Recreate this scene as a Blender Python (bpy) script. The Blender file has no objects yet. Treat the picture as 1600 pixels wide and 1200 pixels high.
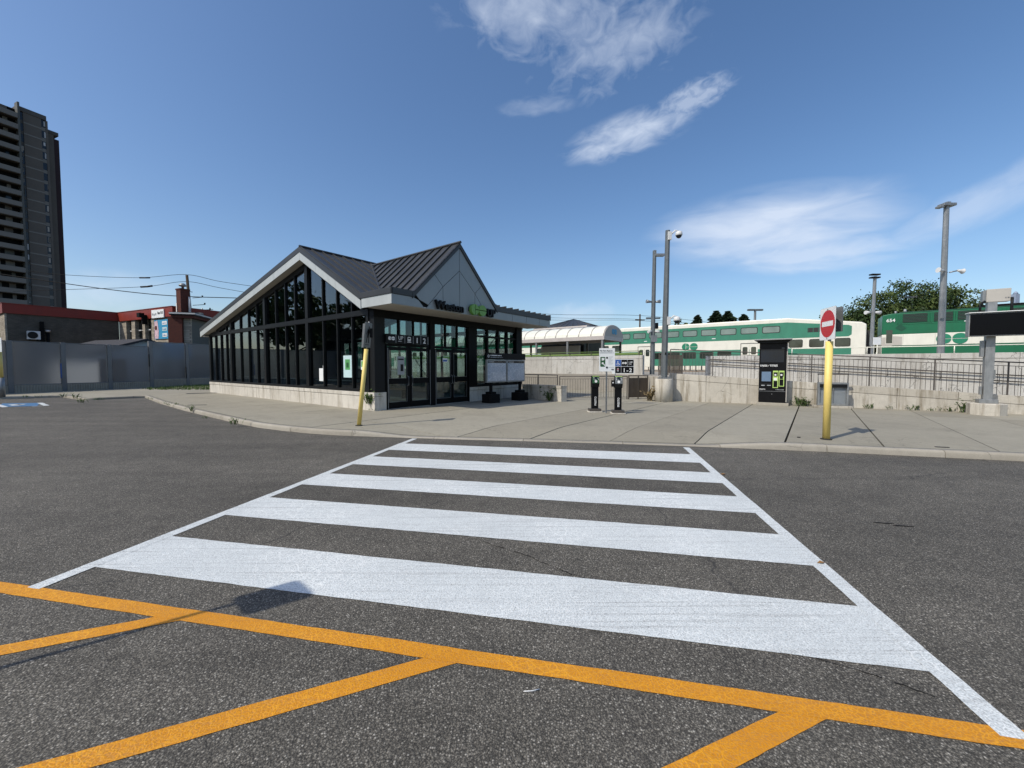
import bpy, bmesh, math, random
from mathutils import Vector, Matrix
random.seed(7)
PI = math.pi
rad = math.radians
C = bpy.context.scene.collection
scene = bpy.context.scene

# ------------------------------------------------------------------ camera
F_PX, HOR = 620.0, 573.5          # focal length and horizon row measured in the 1600x1200 photo
PIT = math.atan((600 - HOR) / F_PX)
CH = 1.6
cam_d = bpy.data.cameras.new('camera')
cam_d.sensor_width = 36.0
cam_d.lens = 36.0 * F_PX / 1600.0
cam_d.clip_start = 0.05
cam_d.clip_end = 3000
cam = bpy.data.objects.new('camera', cam_d)
C.objects.link(cam)
cam.location = (0, 0, CH)
cam.rotation_euler = (PI / 2 - PIT, 0, 0)
scene.camera = cam

# ------------------------------------------------------------------ light and exposure
SUN_EL, SUN_AZ = 48.0, 34.0       # shadows run along (cos AZ, sin AZ)
scene.view_settings.view_transform = 'Standard'
scene.view_settings.look = 'None'
scene.view_settings.exposure = EXPOSURE = 0.27
scene.view_settings.gamma = 1.0
scene.view_settings.use_curve_mapping = False
scene.cycles.max_bounces = 10
scene.cycles.transparent_max_bounces = 24
scene.cycles.caustics_reflective = False
scene.cycles.caustics_refractive = False
scene.cycles.use_denoising = True
world = bpy.data.worlds.new('World')
scene.world = world
world.use_nodes = True
wt = world.node_tree
for n in list(wt.nodes):
    wt.nodes.remove(n)


def N(t, kind, **kw):
    n = t.nodes.new(kind)
    for k, v in kw.items():
        if k.startswith('i_'):
            n.inputs[int(k[2:])].default_value = v
        else:
            setattr(n, k, v)
    return n


def math_node(t, op, a, b=None, clamp=False):
    n = t.nodes.new('ShaderNodeMath')
    n.operation = op
    n.use_clamp = clamp
    for i, v in ((0, a), (1, b)):
        if v is None:
            continue
        if isinstance(v, (int, float)):
            n.inputs[i].default_value = v
        else:
            t.links.new(v, n.inputs[i])
    return n.outputs[0]


sky = N(wt, 'ShaderNodeTexSky', sky_type='NISHITA', sun_disc=False)
sky.sun_elevation = rad(SUN_EL)
sky.sun_rotation = math.atan2(-math.cos(rad(SUN_AZ)), -math.sin(rad(SUN_AZ)))
sky.altitude = 100
sky.air_density = 1.0
sky.dust_density = 1.6
sky.ozone_density = 1.6
tc = N(wt, 'ShaderNodeTexCoord')


def dirv(az, el):
    a, e = rad(az), rad(el)
    return Vector((math.sin(a) * math.cos(e), math.cos(a) * math.cos(e), math.sin(e)))


def dot_node(v):
    n = wt.nodes.new('ShaderNodeVectorMath')
    n.operation = 'DOT_PRODUCT'
    wt.links.new(tc.outputs['Generated'], n.inputs[0])
    n.inputs[1].default_value = v
    return n.outputs['Value']


def cloud(az, el, w, h, tilt, dens, seed, sx, sy, thr=0.42, soft=0.35, nscale=2.2):
    """one bank of thin cloud centred on a compass direction; w, h are its angular half sizes"""
    c = dirv(az, el)
    t1 = Vector((math.cos(rad(az)), -math.sin(rad(az)), 0))
    t2 = t1.cross(c) * -1
    if t2.z < 0:
        t2 = -t2
    ct, st = math.cos(rad(tilt)), math.sin(rad(tilt))
    e1 = t1 * ct + t2 * st
    e2 = t2 * ct - t1 * st
    u = math_node(wt, 'DIVIDE', dot_node(e1), math.sin(rad(w)))
    v = math_node(wt, 'DIVIDE', dot_node(e2), math.sin(rad(h)))
    f = math_node(wt, 'GREATER_THAN', dot_node(c), 0.3)
    r2 = math_node(wt, 'ADD', math_node(wt, 'MULTIPLY', u, u), math_node(wt, 'MULTIPLY', v, v))
    env = math_node(wt, 'SUBTRACT', 1.0, math_node(wt, 'SQRT', r2), True)
    cb = wt.nodes.new('ShaderNodeCombineXYZ')
    wt.links.new(math_node(wt, 'MULTIPLY', u, sx), cb.inputs[0])
    wt.links.new(math_node(wt, 'MULTIPLY', v, sy), cb.inputs[1])
    cb.inputs[2].default_value = seed
    no = N(wt, 'ShaderNodeTexNoise')
    no.inputs['Scale'].default_value = nscale
    no.inputs['Detail'].default_value = 6
    no.inputs['Roughness'].default_value = 0.54
    no.inputs['Distortion'].default_value = 0.5
    wt.links.new(cb.outputs[0], no.inputs['Vector'])
    # threshold falls towards the heart of the bank
    k = math_node(wt, 'ADD', no.outputs['Fac'], math_node(wt, 'MULTIPLY', env, 0.55))
    k = math_node(wt, 'SUBTRACT', k, thr + 0.15)
    k = math_node(wt, 'DIVIDE', k, soft, True)
    k = math_node(wt, 'MULTIPLY', k, math_node(wt, 'MULTIPLY', env, 3.0, True))
    k = math_node(wt, 'MULTIPLY', k, f)
    return math_node(wt, 'MULTIPLY', k, dens)


banks = [
    cloud(3.0, 41.5, 12.0, 6.6, -4, 0.62, 3.1, 1.7, 1.2, 0.50, 0.55, 2.0),
    cloud(14.0, 37.5, 11.5, 6.0, 14, 0.44, 7.7, 2.2, 1.5, 0.50, 0.55, 2.4),
    cloud(15.6, 28.7, 8.6, 2.7, 9, 0.85, 1.3, 1.3, 0.9, 0.32, 0.75),
    cloud(23.8, 31.0, 5.0, 1.9, 12, 0.42, 5.3, 1.6, 0.9, 0.36, 0.45, 3.0),
    cloud(32.0, 16.4, 14.0, 4.8, -3, 0.78, 9.4, 1.0, 1.2, 0.24, 0.62, 1.5),
    cloud(37.0, 12.6, 9.5, 2.3, -2, 0.58, 4.5, 1.2, 0.8, 0.22, 0.55, 1.6),
    cloud(37.0, 17.6, 8.0, 2.2, 4, 0.30, 6.5, 1.2, 0.8, 0.28, 0.6, 1.6),
    cloud(48.5, 14.6, 7.5, 2.2, 20, 0.40, 2.2, 1.2, 0.7, 0.30, 0.6, 1.6),
    cloud(54.0, 17.0, 7.0, 2.2, 26, 0.42, 8.2, 1.2, 0.7, 0.30, 0.6, 1.6),
    cloud(-46.0, 7.5, 8.0, 2.6, 6, 0.35, 12.2, 1.4, 0.8, 0.34, 0.6, 1.6),
    cloud(9.5, 7.5, 6.5, 2.2, 4, 0.35, 14.2, 1.4, 0.8, 0.34, 0.6, 1.6),
    cloud(3.5, 32.5, 5.5, 1.2, 3, 0.25, 15.2, 1.4, 0.8, 0.34, 0.6, 1.6),
    cloud(150.0, 30.0, 25.0, 9.0, 8, 0.45, 19.2, 2.0, 1.0, 0.40, 0.5, 1.8),
    cloud(-120.0, 24.0, 22.0, 6.0, -6, 0.40, 23.2, 2.0, 1.0, 0.40, 0.5, 1.8),
]
tot = banks[0]
for b in banks[1:]:
    tot = math_node(wt, 'MAXIMUM', tot, b)
grade = N(wt, 'ShaderNodeHueSaturation')
grade.inputs['Hue'].default_value = 0.502
grade.inputs['Saturation'].default_value = 1.18
grade.inputs['Value'].default_value = 1.12
wt.links.new(sky.outputs[0], grade.inputs['Color'])
mixc = N(wt, 'ShaderNodeMix', data_type='RGBA')
wt.links.new(tot, mixc.inputs['Factor'])
wt.links.new(grade.outputs[0], mixc.inputs[6])
mixc.inputs[7].default_value = (5.6, 6.2, 7.2, 1)
bg = N(wt, 'ShaderNodeBackground')
bg.inputs['Strength'].default_value = 0.115
wt.links.new(mixc.outputs[2], bg.inputs['Color'])
wo = N(wt, 'ShaderNodeOutputWorld')
wt.links.new(bg.outputs[0], wo.inputs[0])

sd = bpy.data.lights.new('sun', 'SUN')
sd.energy = 3.0
sd.angle = rad(0.53)
sd.color = (1.0, 0.93, 0.82)
sun = bpy.data.objects.new('sun', sd)
C.objects.link(sun)
sun.location = (-20, -15, 30)
ldir = Vector((math.cos(rad(SUN_AZ)) * math.cos(rad(SUN_EL)), math.sin(rad(SUN_AZ)) * math.cos(rad(SUN_EL)), -math.sin(rad(SUN_EL))))
sun.rotation_euler = ldir.to_track_quat('-Z', 'Y').to_euler()


# ------------------------------------------------------------------ survey helpers (photo pixel -> place in the world)
def ray(px, py):
    d = Vector(((px - 800) / F_PX, 1, (600 - py) / F_PX))
    return Matrix.Rotation(-PIT, 3, 'X') @ d


def G(px, py, z=0.0):
    d = ray(px, py)
    t = (z - CH) / d.z
    return Vector((d.x * t, d.y * t, z))


def at(px, py, Y):
    d = ray(px, py)
    t = Y / d.y
    return Vector((d.x * t, Y, CH + d.z * t))


# ------------------------------------------------------------------ materials
MATS = {}


def newmat(name):
    m = bpy.data.materials.new(name)
    m.use_nodes = True
    t = m.node_tree
    for n in list(t.nodes):
        t.nodes.remove(n)
    out = N(t, 'ShaderNodeOutputMaterial')
    MATS[name] = m
    return m, t, out


def noise(t, vec, scale, detail=4, rough=0.55, dist=0.0):
    n = N(t, 'ShaderNodeTexNoise')
    n.inputs['Scale'].default_value = scale
    n.inputs['Detail'].default_value = detail
    n.inputs['Roughness'].default_value = rough
    n.inputs['Distortion'].default_value = dist
    t.links.new(vec, n.inputs['Vector'])
    return n.outputs['Fac']


def ramp(t, fac, stops):
    r = N(t, 'ShaderNodeValToRGB')
    el = r.color_ramp.elements
    while len(el) < len(stops):
        el.new(0.5)
    for e, (p, c) in zip(el, stops):
        e.position = p
        e.color = (c[0], c[1], c[2], 1) if hasattr(c, '__len__') else (c, c, c, 1)
    t.links.new(fac, r.inputs[0])
    return r.outputs[0]


def mixrgb(t, fac, a, b, mode='MIX'):
    n = N(t, 'ShaderNodeMix', data_type='RGBA', blend_type=mode)
    for sock, v in ((n.inputs[0], fac), (n.inputs[6], a), (n.inputs[7], b)):
        if isinstance(v, (int, float)):
            sock.default_value = v
        elif isinstance(v, tuple):
            sock.default_value = (v[0], v[1], v[2], 1)
        else:
            t.links.new(v, sock)
    return n.outputs[2]


def posvec(t, scale=(1, 1, 1), objspace=False):
    if objspace:
        g = N(t, 'ShaderNodeTexCoord').outputs['Object']
    else:
        g = N(t, 'ShaderNodeNewGeometry').outputs['Position']
    if scale == (1, 1, 1):
        return g
    mp = N(t, 'ShaderNodeMapping')
    mp.inputs['Scale'].default_value = scale
    t.links.new(g, mp.inputs['Vector'])
    return mp.outputs[0]


def principled(t, out, col, rough=0.6, metal=0.0, spec=0.5, bump=None, bstr=0.3, bdist=0.01, emis=None):
    p = N(t, 'ShaderNodeBsdfPrincipled')
    if isinstance(col, tuple):
        p.inputs['Base Color'].default_value = (col[0], col[1], col[2], 1)
    else:
        t.links.new(col, p.inputs['Base Color'])
    if isinstance(rough, (int, float)):
        p.inputs['Roughness'].default_value = rough
    else:
        t.links.new(rough, p.inputs['Roughness'])
    p.inputs['Metallic'].default_value = metal
    p.inputs['Specular IOR Level'].default_value = spec
    if bump is not None:
        b = N(t, 'ShaderNodeBump')
        b.inputs['Strength'].default_value = bstr
        b.inputs['Distance'].default_value = bdist
        t.links.new(bump, b.inputs['Height'])
        t.links.new(b.outputs[0], p.inputs['Normal'])
    if out is not None:
        t.links.new(p.outputs[0], out.inputs[0])
    return p


def simple(name, col, rough=0.55, metal=0.0, var=0.12, scale=3.0, spec=0.5, bstr=0.08, bscale=30, stretch=(1, 1, 1), dirt=0.0):
    """painted or plain surface with soft mottling, a little grime and fine relief"""
    m, t, out = newmat(name)
    v = posvec(t, stretch)
    n1 = noise(t, v, scale, 5, 0.6)
    c = ramp(t, n1, [(0.25, tuple(x * (1 - var) for x in col)), (0.75, tuple(min(1, x * (1 + var)) for x in col))])
    if dirt:
        n3 = noise(t, posvec(t, (1, 1, 0.25)), 2.5, 6, 0.65)
        c = mixrgb(t, math_node(t, 'MULTIPLY', ramp(t, n3, [(0.45, 0.0), (0.75, 1.0)]), dirt), c, tuple(x * 0.45 + 0.01 for x in col))
    n2 = noise(t, v, bscale, 3, 0.6)
    rr = ramp(t, n1, [(0.2, max(0, rough - 0.08)), (0.8, min(1, rough + 0.08))])
    principled(t, out, c, rr, metal, spec, n2, bstr, 0.004)
    return m


def concrete(name, base, var=0.18, stain=0.35, streak=True, cracks=0.0, fine=60, paint=None):
    m, t, out = newmat(name)
    v = posvec(t)
    n1 = noise(t, v, 0.9, 6, 0.62)
    n2 = noise(t, v, 7, 6, 0.65)
    n3 = noise(t, v, fine, 3, 0.7)
    c = ramp(t, n1, [(0.3, tuple(x * (1 - var) for x in base)), (0.7, tuple(x * (1 + var * 0.6) for x in base))])
    c = mixrgb(t, 0.35, c, ramp(t, n2, [(0.3, tuple(x * 0.7 for x in base)), (0.7, tuple(x * 1.15 for x in base))]))
    c = mixrgb(t, 0.22, c, ramp(t, n3, [(0.3, tuple(x * 0.5 for x in base)), (0.7, tuple(min(1, x * 1.4) for x in base))]))
    if streak:
        vs = posvec(t, (1.6, 1.6, 0.16))
        ns = noise(t, vs, 2.2, 6, 0.7)
        c = mixrgb(t, math_node(t, 'MULTIPLY', ramp(t, ns, [(0.50, 0.0), (0.66, 1.0)]), stain), c,
                   (base[0] * 0.38, base[1] * 0.34, base[2] * 0.28))
    else:
        gv = N(t, 'ShaderNodeTexVoronoi')
        gv.inputs['Scale'].default_value = 2.6
        t.links.new(v, gv.inputs['Vector'])
        gs = N(t, 'ShaderNodeSeparateColor')
        t.links.new(gv.outputs['Color'], gs.inputs[0])
        gum = math_node(t, 'MULTIPLY', math_node(t, 'GREATER_THAN', gs.outputs[0], 0.62), math_node(t, 'LESS_THAN', gv.outputs['Distance'], 0.055))
        c = mixrgb(t, math_node(t, 'MULTIPLY', gum, 0.38), c, tuple(x * 0.3 for x in base))
        ns = noise(t, v, 0.55, 7, 0.7)
        c = mixrgb(t, math_node(t, 'MULTIPLY', ramp(t, ns, [(0.52, 0.0), (0.75, 1.0)]), stain), c,
                   tuple(x * 0.55 for x in base))
    if cracks:
        vo = N(t, 'ShaderNodeTexVoronoi', feature='DISTANCE_TO_EDGE')
        vo.inputs['Scale'].default_value = 1.3
        wv = N(t, 'ShaderNodeVectorMath', operation='ADD')
        t.links.new(v, wv.inputs[0])
        nn = N(t, 'ShaderNodeTexNoise')
        nn.inputs['Scale'].default_value = 1.6
        nn.inputs['Detail'].default_value = 6
        t.links.new(v, nn.inputs['Vector'])
        t.links.new(nn.outputs['Color'], wv.inputs[1])
        t.links.new(wv.outputs[0], vo.inputs['Vector'])
        gate = ramp(t, noise(t, v, 0.7, 3), [(0.45, 0.0), (0.6, 1.0)])
        cr = math_node(t, 'MULTIPLY', math_node(t, 'LESS_THAN', vo.outputs['Distance'], 0.009), gate)
        c = mixrgb(t, math_node(t, 'MULTIPLY', cr, cracks), c, tuple(x * 0.3 for x in base))
    oi = N(t, 'ShaderNodeObjectInfo')
    c = mixrgb(t, 1.0, c, ramp(t, oi.outputs['Random'], [(0.0, (0.90, 0.89, 0.88)), (1.0, (1.05, 1.05, 1.06))]), 'MULTIPLY')
    hb = math_node(t, 'ADD', math_node(t, 'MULTIPLY', n2, 0.5), n3)
    principled(t, out, c, 0.88, 0, 0.3, hb, 0.35, 0.006)
    return m


# asphalt with visible stones
def asphalt_nodes(t, v):
    st = N(t, 'ShaderNodeTexVoronoi')
    st.inputs['Scale'].default_value = 105
    t.links.new(v, st.inputs['Vector'])
    sep = N(t, 'ShaderNodeSeparateColor')
    t.links.new(st.outputs['Color'], sep.inputs[0])
    c = ramp(t, sep.outputs[0], [(0.0, (0.044, 0.040, 0.033)), (0.45, (0.136, 0.125, 0.102)), (0.80, (0.225, 0.207, 0.170)), (0.94, (0.37, 0.35, 0.30)), (1.0, (0.58, 0.55, 0.48))])
    dk = ramp(t, st.outputs['Distance'], [(0.18, 1.12), (0.60, 0.10)])
    c = mixrgb(t, 1.0, c, dk, 'MULTIPLY')
    st2 = N(t, 'ShaderNodeTexVoronoi')
    st2.inputs['Scale'].default_value = 260
    t.links.new(v, st2.inputs['Vector'])
    sep2 = N(t, 'ShaderNodeSeparateColor')
    t.links.new(st2.outputs['Color'], sep2.inputs[0])
    c2 = ramp(t, sep2.outputs[1], [(0.0, (0.038, 0.035, 0.029)), (0.7, (0.123, 0.114, 0.096)), (1.0, (0.30, 0.28, 0.235))])
    c = mixrgb(t, 0.42, c, c2)
    big = noise(t, v, 0.35, 6, 0.6)
    mid = noise(t, v, 2.6, 6, 0.65)
    c = mixrgb(t, 1.0, c, ramp(t, big, [(0.3, 0.90), (0.7, 1.22)]), 'MULTIPLY')
    c = mixrgb(t, 1.0, c, ramp(t, mid, [(0.3, 0.84), (0.7, 1.16)]), 'MULTIPLY')
    # tyre-swept bands
    ts = noise(t, posvec(t, (0.10, 1.1, 1)), 1.0, 5, 0.6, 0.4)
    c = mixrgb(t, 1.0, c, ramp(t, ts, [(0.3, 0.86), (0.72, 1.26)]), 'MULTIPLY')
    h = math_node(t, 'SUBTRACT', 1.0, st.outputs['Distance'])
    h = math_node(t, 'ADD', h, math_node(t, 'MULTIPLY', sep.outputs[1], 0.5))
    return c, h


m, t, out = newmat('asphalt')
v = posvec(t)
c, h = asphalt_nodes(t, v)
# long dark sealing cracks
vo = N(t, 'ShaderNodeTexVoronoi', feature='DISTANCE_TO_EDGE')
vo.inputs['Scale'].default_value = 0.11
wv = N(t, 'ShaderNodeVectorMath', operation='ADD')
nn = N(t, 'ShaderNodeTexNoise')
nn.inputs['Scale'].default_value = 0.8
nn.inputs['Detail'].default_value = 8
t.links.new(v, nn.inputs['Vector'])
t.links.new(v, wv.inputs[0])
t.links.new(nn.outputs['Color'], wv.inputs[1])
t.links.new(wv.outputs[0], vo.inputs['Vector'])
cr = math_node(t, 'LESS_THAN', vo.outputs['Distance'], 0.0011)
cr = math_node(t, 'MULTIPLY', cr, ramp(t, noise(t, v, 0.9, 4), [(0.44, 0.0), (0.52, 1.0)]))
c = mixrgb(t, math_node(t, 'MULTIPLY', cr, 0.55), c, (0.02, 0.02, 0.02))
# oil and grime
oil = ramp(t, noise(t, v, 0.8, 6, 0.7), [(0.60, 0.0), (0.78, 1.0)])
c = mixrgb(t, math_node(t, 'MULTIPLY', oil, 0.50), c, (0.035, 0.033, 0.031))
# scattered tan bits of grit
gr = N(t, 'ShaderNodeTexVoronoi')
gr.inputs['Scale'].default_value = 14
t.links.new(v, gr.inputs['Vector'])
gsep = N(t, 'ShaderNodeSeparateColor')
t.links.new(gr.outputs['Color'], gsep.inputs[0])
gk = math_node(t, 'MULTIPLY', math_node(t, 'GREATER_THAN', gsep.outputs[0], 0.94), math_node(t, 'LESS_THAN', gr.outputs['Distance'], 0.10))
c = mixrgb(t, gk, c, (0.34, 0.32, 0.28))
principled(t, out, c, 0.82, 0, 0.35, h, 0.55, 0.006)


def paint_mat(name, base, crack, crackw, scale, wear=0.12, pit=0.42, vein=0.7):
    m, t, out = newmat(name)
    v = posvec(t)
    n1 = noise(t, v, 1.4, 5, 0.6)
    n2 = noise(t, v, 12, 5, 0.65)
    c = ramp(t, n1, [(0.3, tuple(x * 0.88 for x in base)), (0.7, base)])
    c = mixrgb(t, 0.35, c, ramp(t, n2, [(0.3, tuple(x * 0.78 for x in base)), (0.7, tuple(min(1, x * 1.1) for x in base))]))
    wv = N(t, 'ShaderNodeVectorMath', operation='ADD')
    nn = N(t, 'ShaderNodeTexNoise')
    nn.inputs['Scale'].default_value = 22
    nn.inputs['Detail'].default_value = 4
    t.links.new(v, nn.inputs['Vector'])
    sc = N(t, 'ShaderNodeVectorMath', operation='SCALE')
    t.links.new(nn.outputs['Color'], sc.inputs[0])
    sc.inputs['Scale'].default_value = 0.03
    t.links.new(v, wv.inputs[0])
    t.links.new(sc.outputs[0], wv.inputs[1])
    vo = N(t, 'ShaderNodeTexVoronoi', feature='DISTANCE_TO_EDGE')
    vo.inputs['Scale'].default_value = scale
    t.links.new(wv.outputs[0], vo.inputs['Vector'])
    k = ramp(t, vo.outputs['Distance'], [(0.0, 1.0), (crackw, 0.0)])
    gate = ramp(t, noise(t, v, 1.1, 4, 0.6), [(0.36, 0.25), (0.62, 1.0)])
    k = math_node(t, 'MULTIPLY', k, gate)
    vb = N(t, 'ShaderNodeTexVoronoi', feature='DISTANCE_TO_EDGE')
    vb.inputs['Scale'].default_value = scale * 0.42
    t.links.new(wv.outputs[0], vb.inputs['Vector'])
    kb = ramp(t, vb.outputs['Distance'], [(0.0, 1.0), (crackw * 0.75, 0.0)])
    kb = math_node(t, 'MULTIPLY', kb, ramp(t, noise(t, v, 0.75, 3, 0.5), [(0.50, 0.0), (0.58, 1.0)]))
    k = math_node(t, 'MAXIMUM', k, kb)
    c = mixrgb(t, math_node(t, 'MULTIPLY', k, vein), c, crack)
    # stone texture showing through, and worn streaks along the stripe
    st = N(t, 'ShaderNodeTexVoronoi')
    st.inputs['Scale'].default_value = 120
    t.links.new(v, st.inputs['Vector'])
    pits = ramp(t, st.outputs['Distance'], [(0.45, 0.0), (0.75, 1.0)])
    sr = N(t, 'ShaderNodeMapping')
    sr.inputs['Rotation'].default_value = (0, 0, rad(11))
    sr.inputs['Scale'].default_value = (0.30, 20, 1)
    t.links.new(v, sr.inputs['Vector'])
    stn = ramp(t, noise(t, sr.outputs[0], 1.6, 7, 0.72), [(0.52, 0.0), (0.70, 1.0)])
    wk = math_node(t, 'ADD', math_node(t, 'MULTIPLY', pits, pit), math_node(t, 'MULTIPLY', stn, wear))
    thin = ramp(t, noise(t, v, 55, 3, 0.7), [(0.60, 0.0), (0.72, 1.0)])
    wk = math_node(t, 'ADD', wk, math_node(t, 'MULTIPLY', thin, wear * 1.2), True)
    c = mixrgb(t, wk, c, (0.15, 0.145, 0.14))
    h = math_node(t, 'SUBTRACT', math_node(t, 'MULTIPLY', st.outputs['Distance'], -1.0), math_node(t, 'MULTIPLY', k, -0.6))
    principled(t, out, c, 0.62, 0, 0.4, h, 0.35, 0.005)
    return m


paint_mat('paint_white', (0.62, 0.66, 0.655), (0.92, 0.94, 0.91), 0.12, 34, 0.42, 0.38, 0.62)
paint_mat('paint_yellow', (0.59, 0.235, 0.003), (0.88, 0.42, 0.02), 0.14, 46, 0.10, 0.20, 0.62)
paint_mat('paint_blue', (0.04, 0.16, 0.34), (0.10, 0.25, 0.40), 0.08, 26, 0.25)
concrete('sidewalk_concrete', (0.300, 0.281, 0.222), 0.14, 0.50, False, 0.35, 90)
concrete('kerb_concrete', (0.34, 0.315, 0.26), 0.16, 0.35, False, 0.5, 70)
concrete('joint_dark', (0.03, 0.028, 0.025), 0.2, 0.2, False)
concrete('wall_concrete', (0.52, 0.49, 0.42), 0.26, 0.85, True, 0.85, 50)
concrete('wall_pale', (0.55, 0.54, 0.50), 0.14, 0.50, True, 0.9, 50)
concrete('plinth_concrete', (0.57, 0.54, 0.47), 0.16, 0.60, True, 0.4, 50)
concrete('platform_concrete', (0.34, 0.32, 0.28), 0.1, 0.3, False)
concrete('tower_concrete', (0.105, 0.100, 0.092), 0.12, 0.2, True, 0.0, 8)
concrete('floor_inside', (0.30, 0.29, 0.27), 0.1, 0.1, False)
simple('black_steel', (0.0035, 0.0038, 0.004), 0.5, 0.0, 0.2, 3, 0.12, 0.05)
simple('frame_dark', (0.0085, 0.0095, 0.010), 0.48, 0.0, 0.15, 2, 0.2, 0.04, 40, (1, 1, 0.2))
simple('roof_metal', (0.044, 0.046, 0.047), 0.45, 0.25, 0.18, 1.2, 0.5, 0.10, 14, (1, 1, 1), 0.15)
simple('fascia_panel', (0.46, 0.49, 0.48), 0.45, 0.15, 0.06, 1.0, 0.5, 0.03, 8, (1, 1, 1), 0.25)
simple('gable_panel', (0.25, 0.275, 0.28), 0.42, 0.25, 0.08, 1.3, 0.5, 0.03, 8, (1, 1, 1), 0.12)
simple('soffit_panel', (0.42, 0.40, 0.36), 0.65, 0, 0.08, 1.5, 0.4, 0.04)
simple('galvanised', (0.27, 0.28, 0.28), 0.48, 0.55, 0.22, 9, 0.5, 0.12, 60, (1, 1, 0.4))
simple('pole_grey', (0.135, 0.15, 0.155), 0.5, 0.35, 0.15, 5, 0.5, 0.06, 30)
simple('rail_brown', (0.085, 0.074, 0.064), 0.5, 0.2, 0.18, 5, 0.5, 0.05)
simple('yellow_post', (0.78, 0.60, 0.18), 0.5, 0, 0.06, 6, 0.5, 0.06, 30, (1, 1, 1), 0.22)
simple('sign_white', (0.78, 0.80, 0.79), 0.45, 0, 0.04, 4)
simple('sign_red', (0.50, 0.012, 0.016), 0.38, 0, 0.08, 4)
simple('sign_grey_back', (0.17, 0.18, 0.18), 0.5, 0.5, 0.15, 8)
simple('sign_blue', (0.035, 0.10, 0.33), 0.4)
simple('black_plastic', (0.004, 0.004, 0.005), 0.4, 0, 0.2, 6, 0.18, 0.05)
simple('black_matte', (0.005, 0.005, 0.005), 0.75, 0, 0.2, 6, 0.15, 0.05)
simple('white_print', (0.74, 0.75, 0.74), 0.5, 0, 0.02, 4)
simple('grey_print', (0.30, 0.32, 0.33), 0.5, 0, 0.05, 4)
simple('lime_green', (0.42, 0.60, 0.16), 0.45, 0, 0.06, 8)
simple('logo_green', (0.13, 0.30, 0.055), 0.4, 0, 0.08, 6)
simple('logo_green_train', (0.014, 0.19, 0.105), 0.4, 0, 0.08, 3)
simple('train_green', (0.040, 0.205, 0.130), 0.40, 0.05, 0.10, 0.9, 0.5, 0.03, 10, (1, 1, 1), 0.30)
simple('loco_green', (0.006, 0.125, 0.055), 0.34, 0.05, 0.10, 0.9, 0.5, 0.03, 10, (1, 1, 1), 0.25)
simple('loco_dark_green', (0.006, 0.070, 0.036), 0.4, 0.1, 0.15, 2)
simple('train_white', (0.72, 0.71, 0.62), 0.42, 0.05, 0.05, 0.9, 0.5, 0.03, 10, (1, 1, 1), 0.20)
simple('train_dark', (0.02, 0.02, 0.02), 0.6, 0, 0.2, 3)
simple('rust_orange', (0.38, 0.20, 0.08), 0.8, 0, 0.2, 4)
simple('canopy_skin', (0.74, 0.74, 0.64), 0.4, 0, 0.05, 0.9, 0.5, 0.03, 10, (1, 1, 1), 0.15)
simple('canopy_beam', (0.50, 0.46, 0.43), 0.5, 0.1, 0.08, 2)
simple('parapet_red', (0.21, 0.024, 0.013), 0.55, 0, 0.12, 1.2, 0.4, 0.05, 20, (1, 1, 1), 0.3)
simple('chimney_brick', (0.085, 0.027, 0.019), 0.85, 0, 0.22, 5, 0.3, 0.3, 20)
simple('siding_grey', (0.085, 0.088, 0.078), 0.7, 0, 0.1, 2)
simple('curtain', (0.36, 0.33, 0.29), 0.9, 0, 0.2, 2, 0.2, 0.1, 20, (3, 3, 0.3))
simple('dark_glass_far', (0.010, 0.014, 0.022), 0.2, 0, 0.3, 1.5, 0.4, 0.0)
simple('wood_fence', (0.17, 0.105, 0.06), 0.85, 0, 0.25, 3, 0.3, 0.2, 20, (4, 4, 0.4))
simple('shingle_dark', (0.030, 0.028, 0.030), 0.8, 0, 0.2, 4)
simple('siding_white', (0.50, 0.50, 0.49), 0.7, 0, 0.06, 2)
simple('fence_post_steel', (0.15, 0.158, 0.165), 0.5, 0.3, 0.12, 3)
simple('weed_green', (0.050, 0.085, 0.020), 0.8, 0, 0.35, 9, 0.3)
simple('grass_green', (0.070, 0.115, 0.028), 0.85, 0, 0.30, 5, 0.3)
simple('leaf_dark', (0.030, 0.058, 0.014), 0.75, 0, 0.5, 0.7, 0.35, 0.0)
simple('leaf_light', (0.075, 0.105, 0.026), 0.75, 0, 0.4, 0.9, 0.35, 0.0)
simple('needle_dark', (0.016, 0.034, 0.014), 0.8, 0, 0.4, 0.9, 0.3, 0.0)
simple('bark', (0.06, 0.045, 0.032), 0.9, 0, 0.3, 6, 0.2, 0.3, 20, (2, 2, 0.4))
simple('weed_dry', (0.16, 0.12, 0.06), 0.85, 0, 0.35, 9, 0.3)
simple('dead_leaf', (0.24, 0.13, 0.045), 0.8)
simple('earth', (0.12, 0.10, 0.07), 0.95, 0, 0.25, 0.4)
simple('ballast', (0.16, 0.145, 0.13), 0.95, 0, 0.3, 9, 0.3, 0.6, 40)
simple('ac_white', (0.62, 0.63, 0.62), 0.5)
simple('poster_green', (0.09, 0.32, 0.10), 0.5)
simple('poster_dark_green', (0.02, 0.09, 0.03), 0.5)
simple('poster_cyan', (0.50, 0.66, 0.68), 0.45, 0, 0.03)
simple('banner_blue', (0.05, 0.30, 0.50), 0.5)
simple('banner_pink', (0.62, 0.45, 0.50), 0.5, 0, 0.3, 4)
simple('green_rail_plate', (0.16, 0.24, 0.07), 0.5)
simple('screen_blue', (0.13, 0.20, 0.30), 0.25, 0, 0.08, 4)
simple('tactile_yellow', (0.62, 0.42, 0.08), 0.7)
simple('balcony_grey', (0.170, 0.160, 0.142), 0.8, 0, 0.1, 0.2)
simple('tower_brick', (0.122, 0.109, 0.094), 0.9, 0, 0.12, 0.4, 0.3, 0.1, 6)
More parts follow.
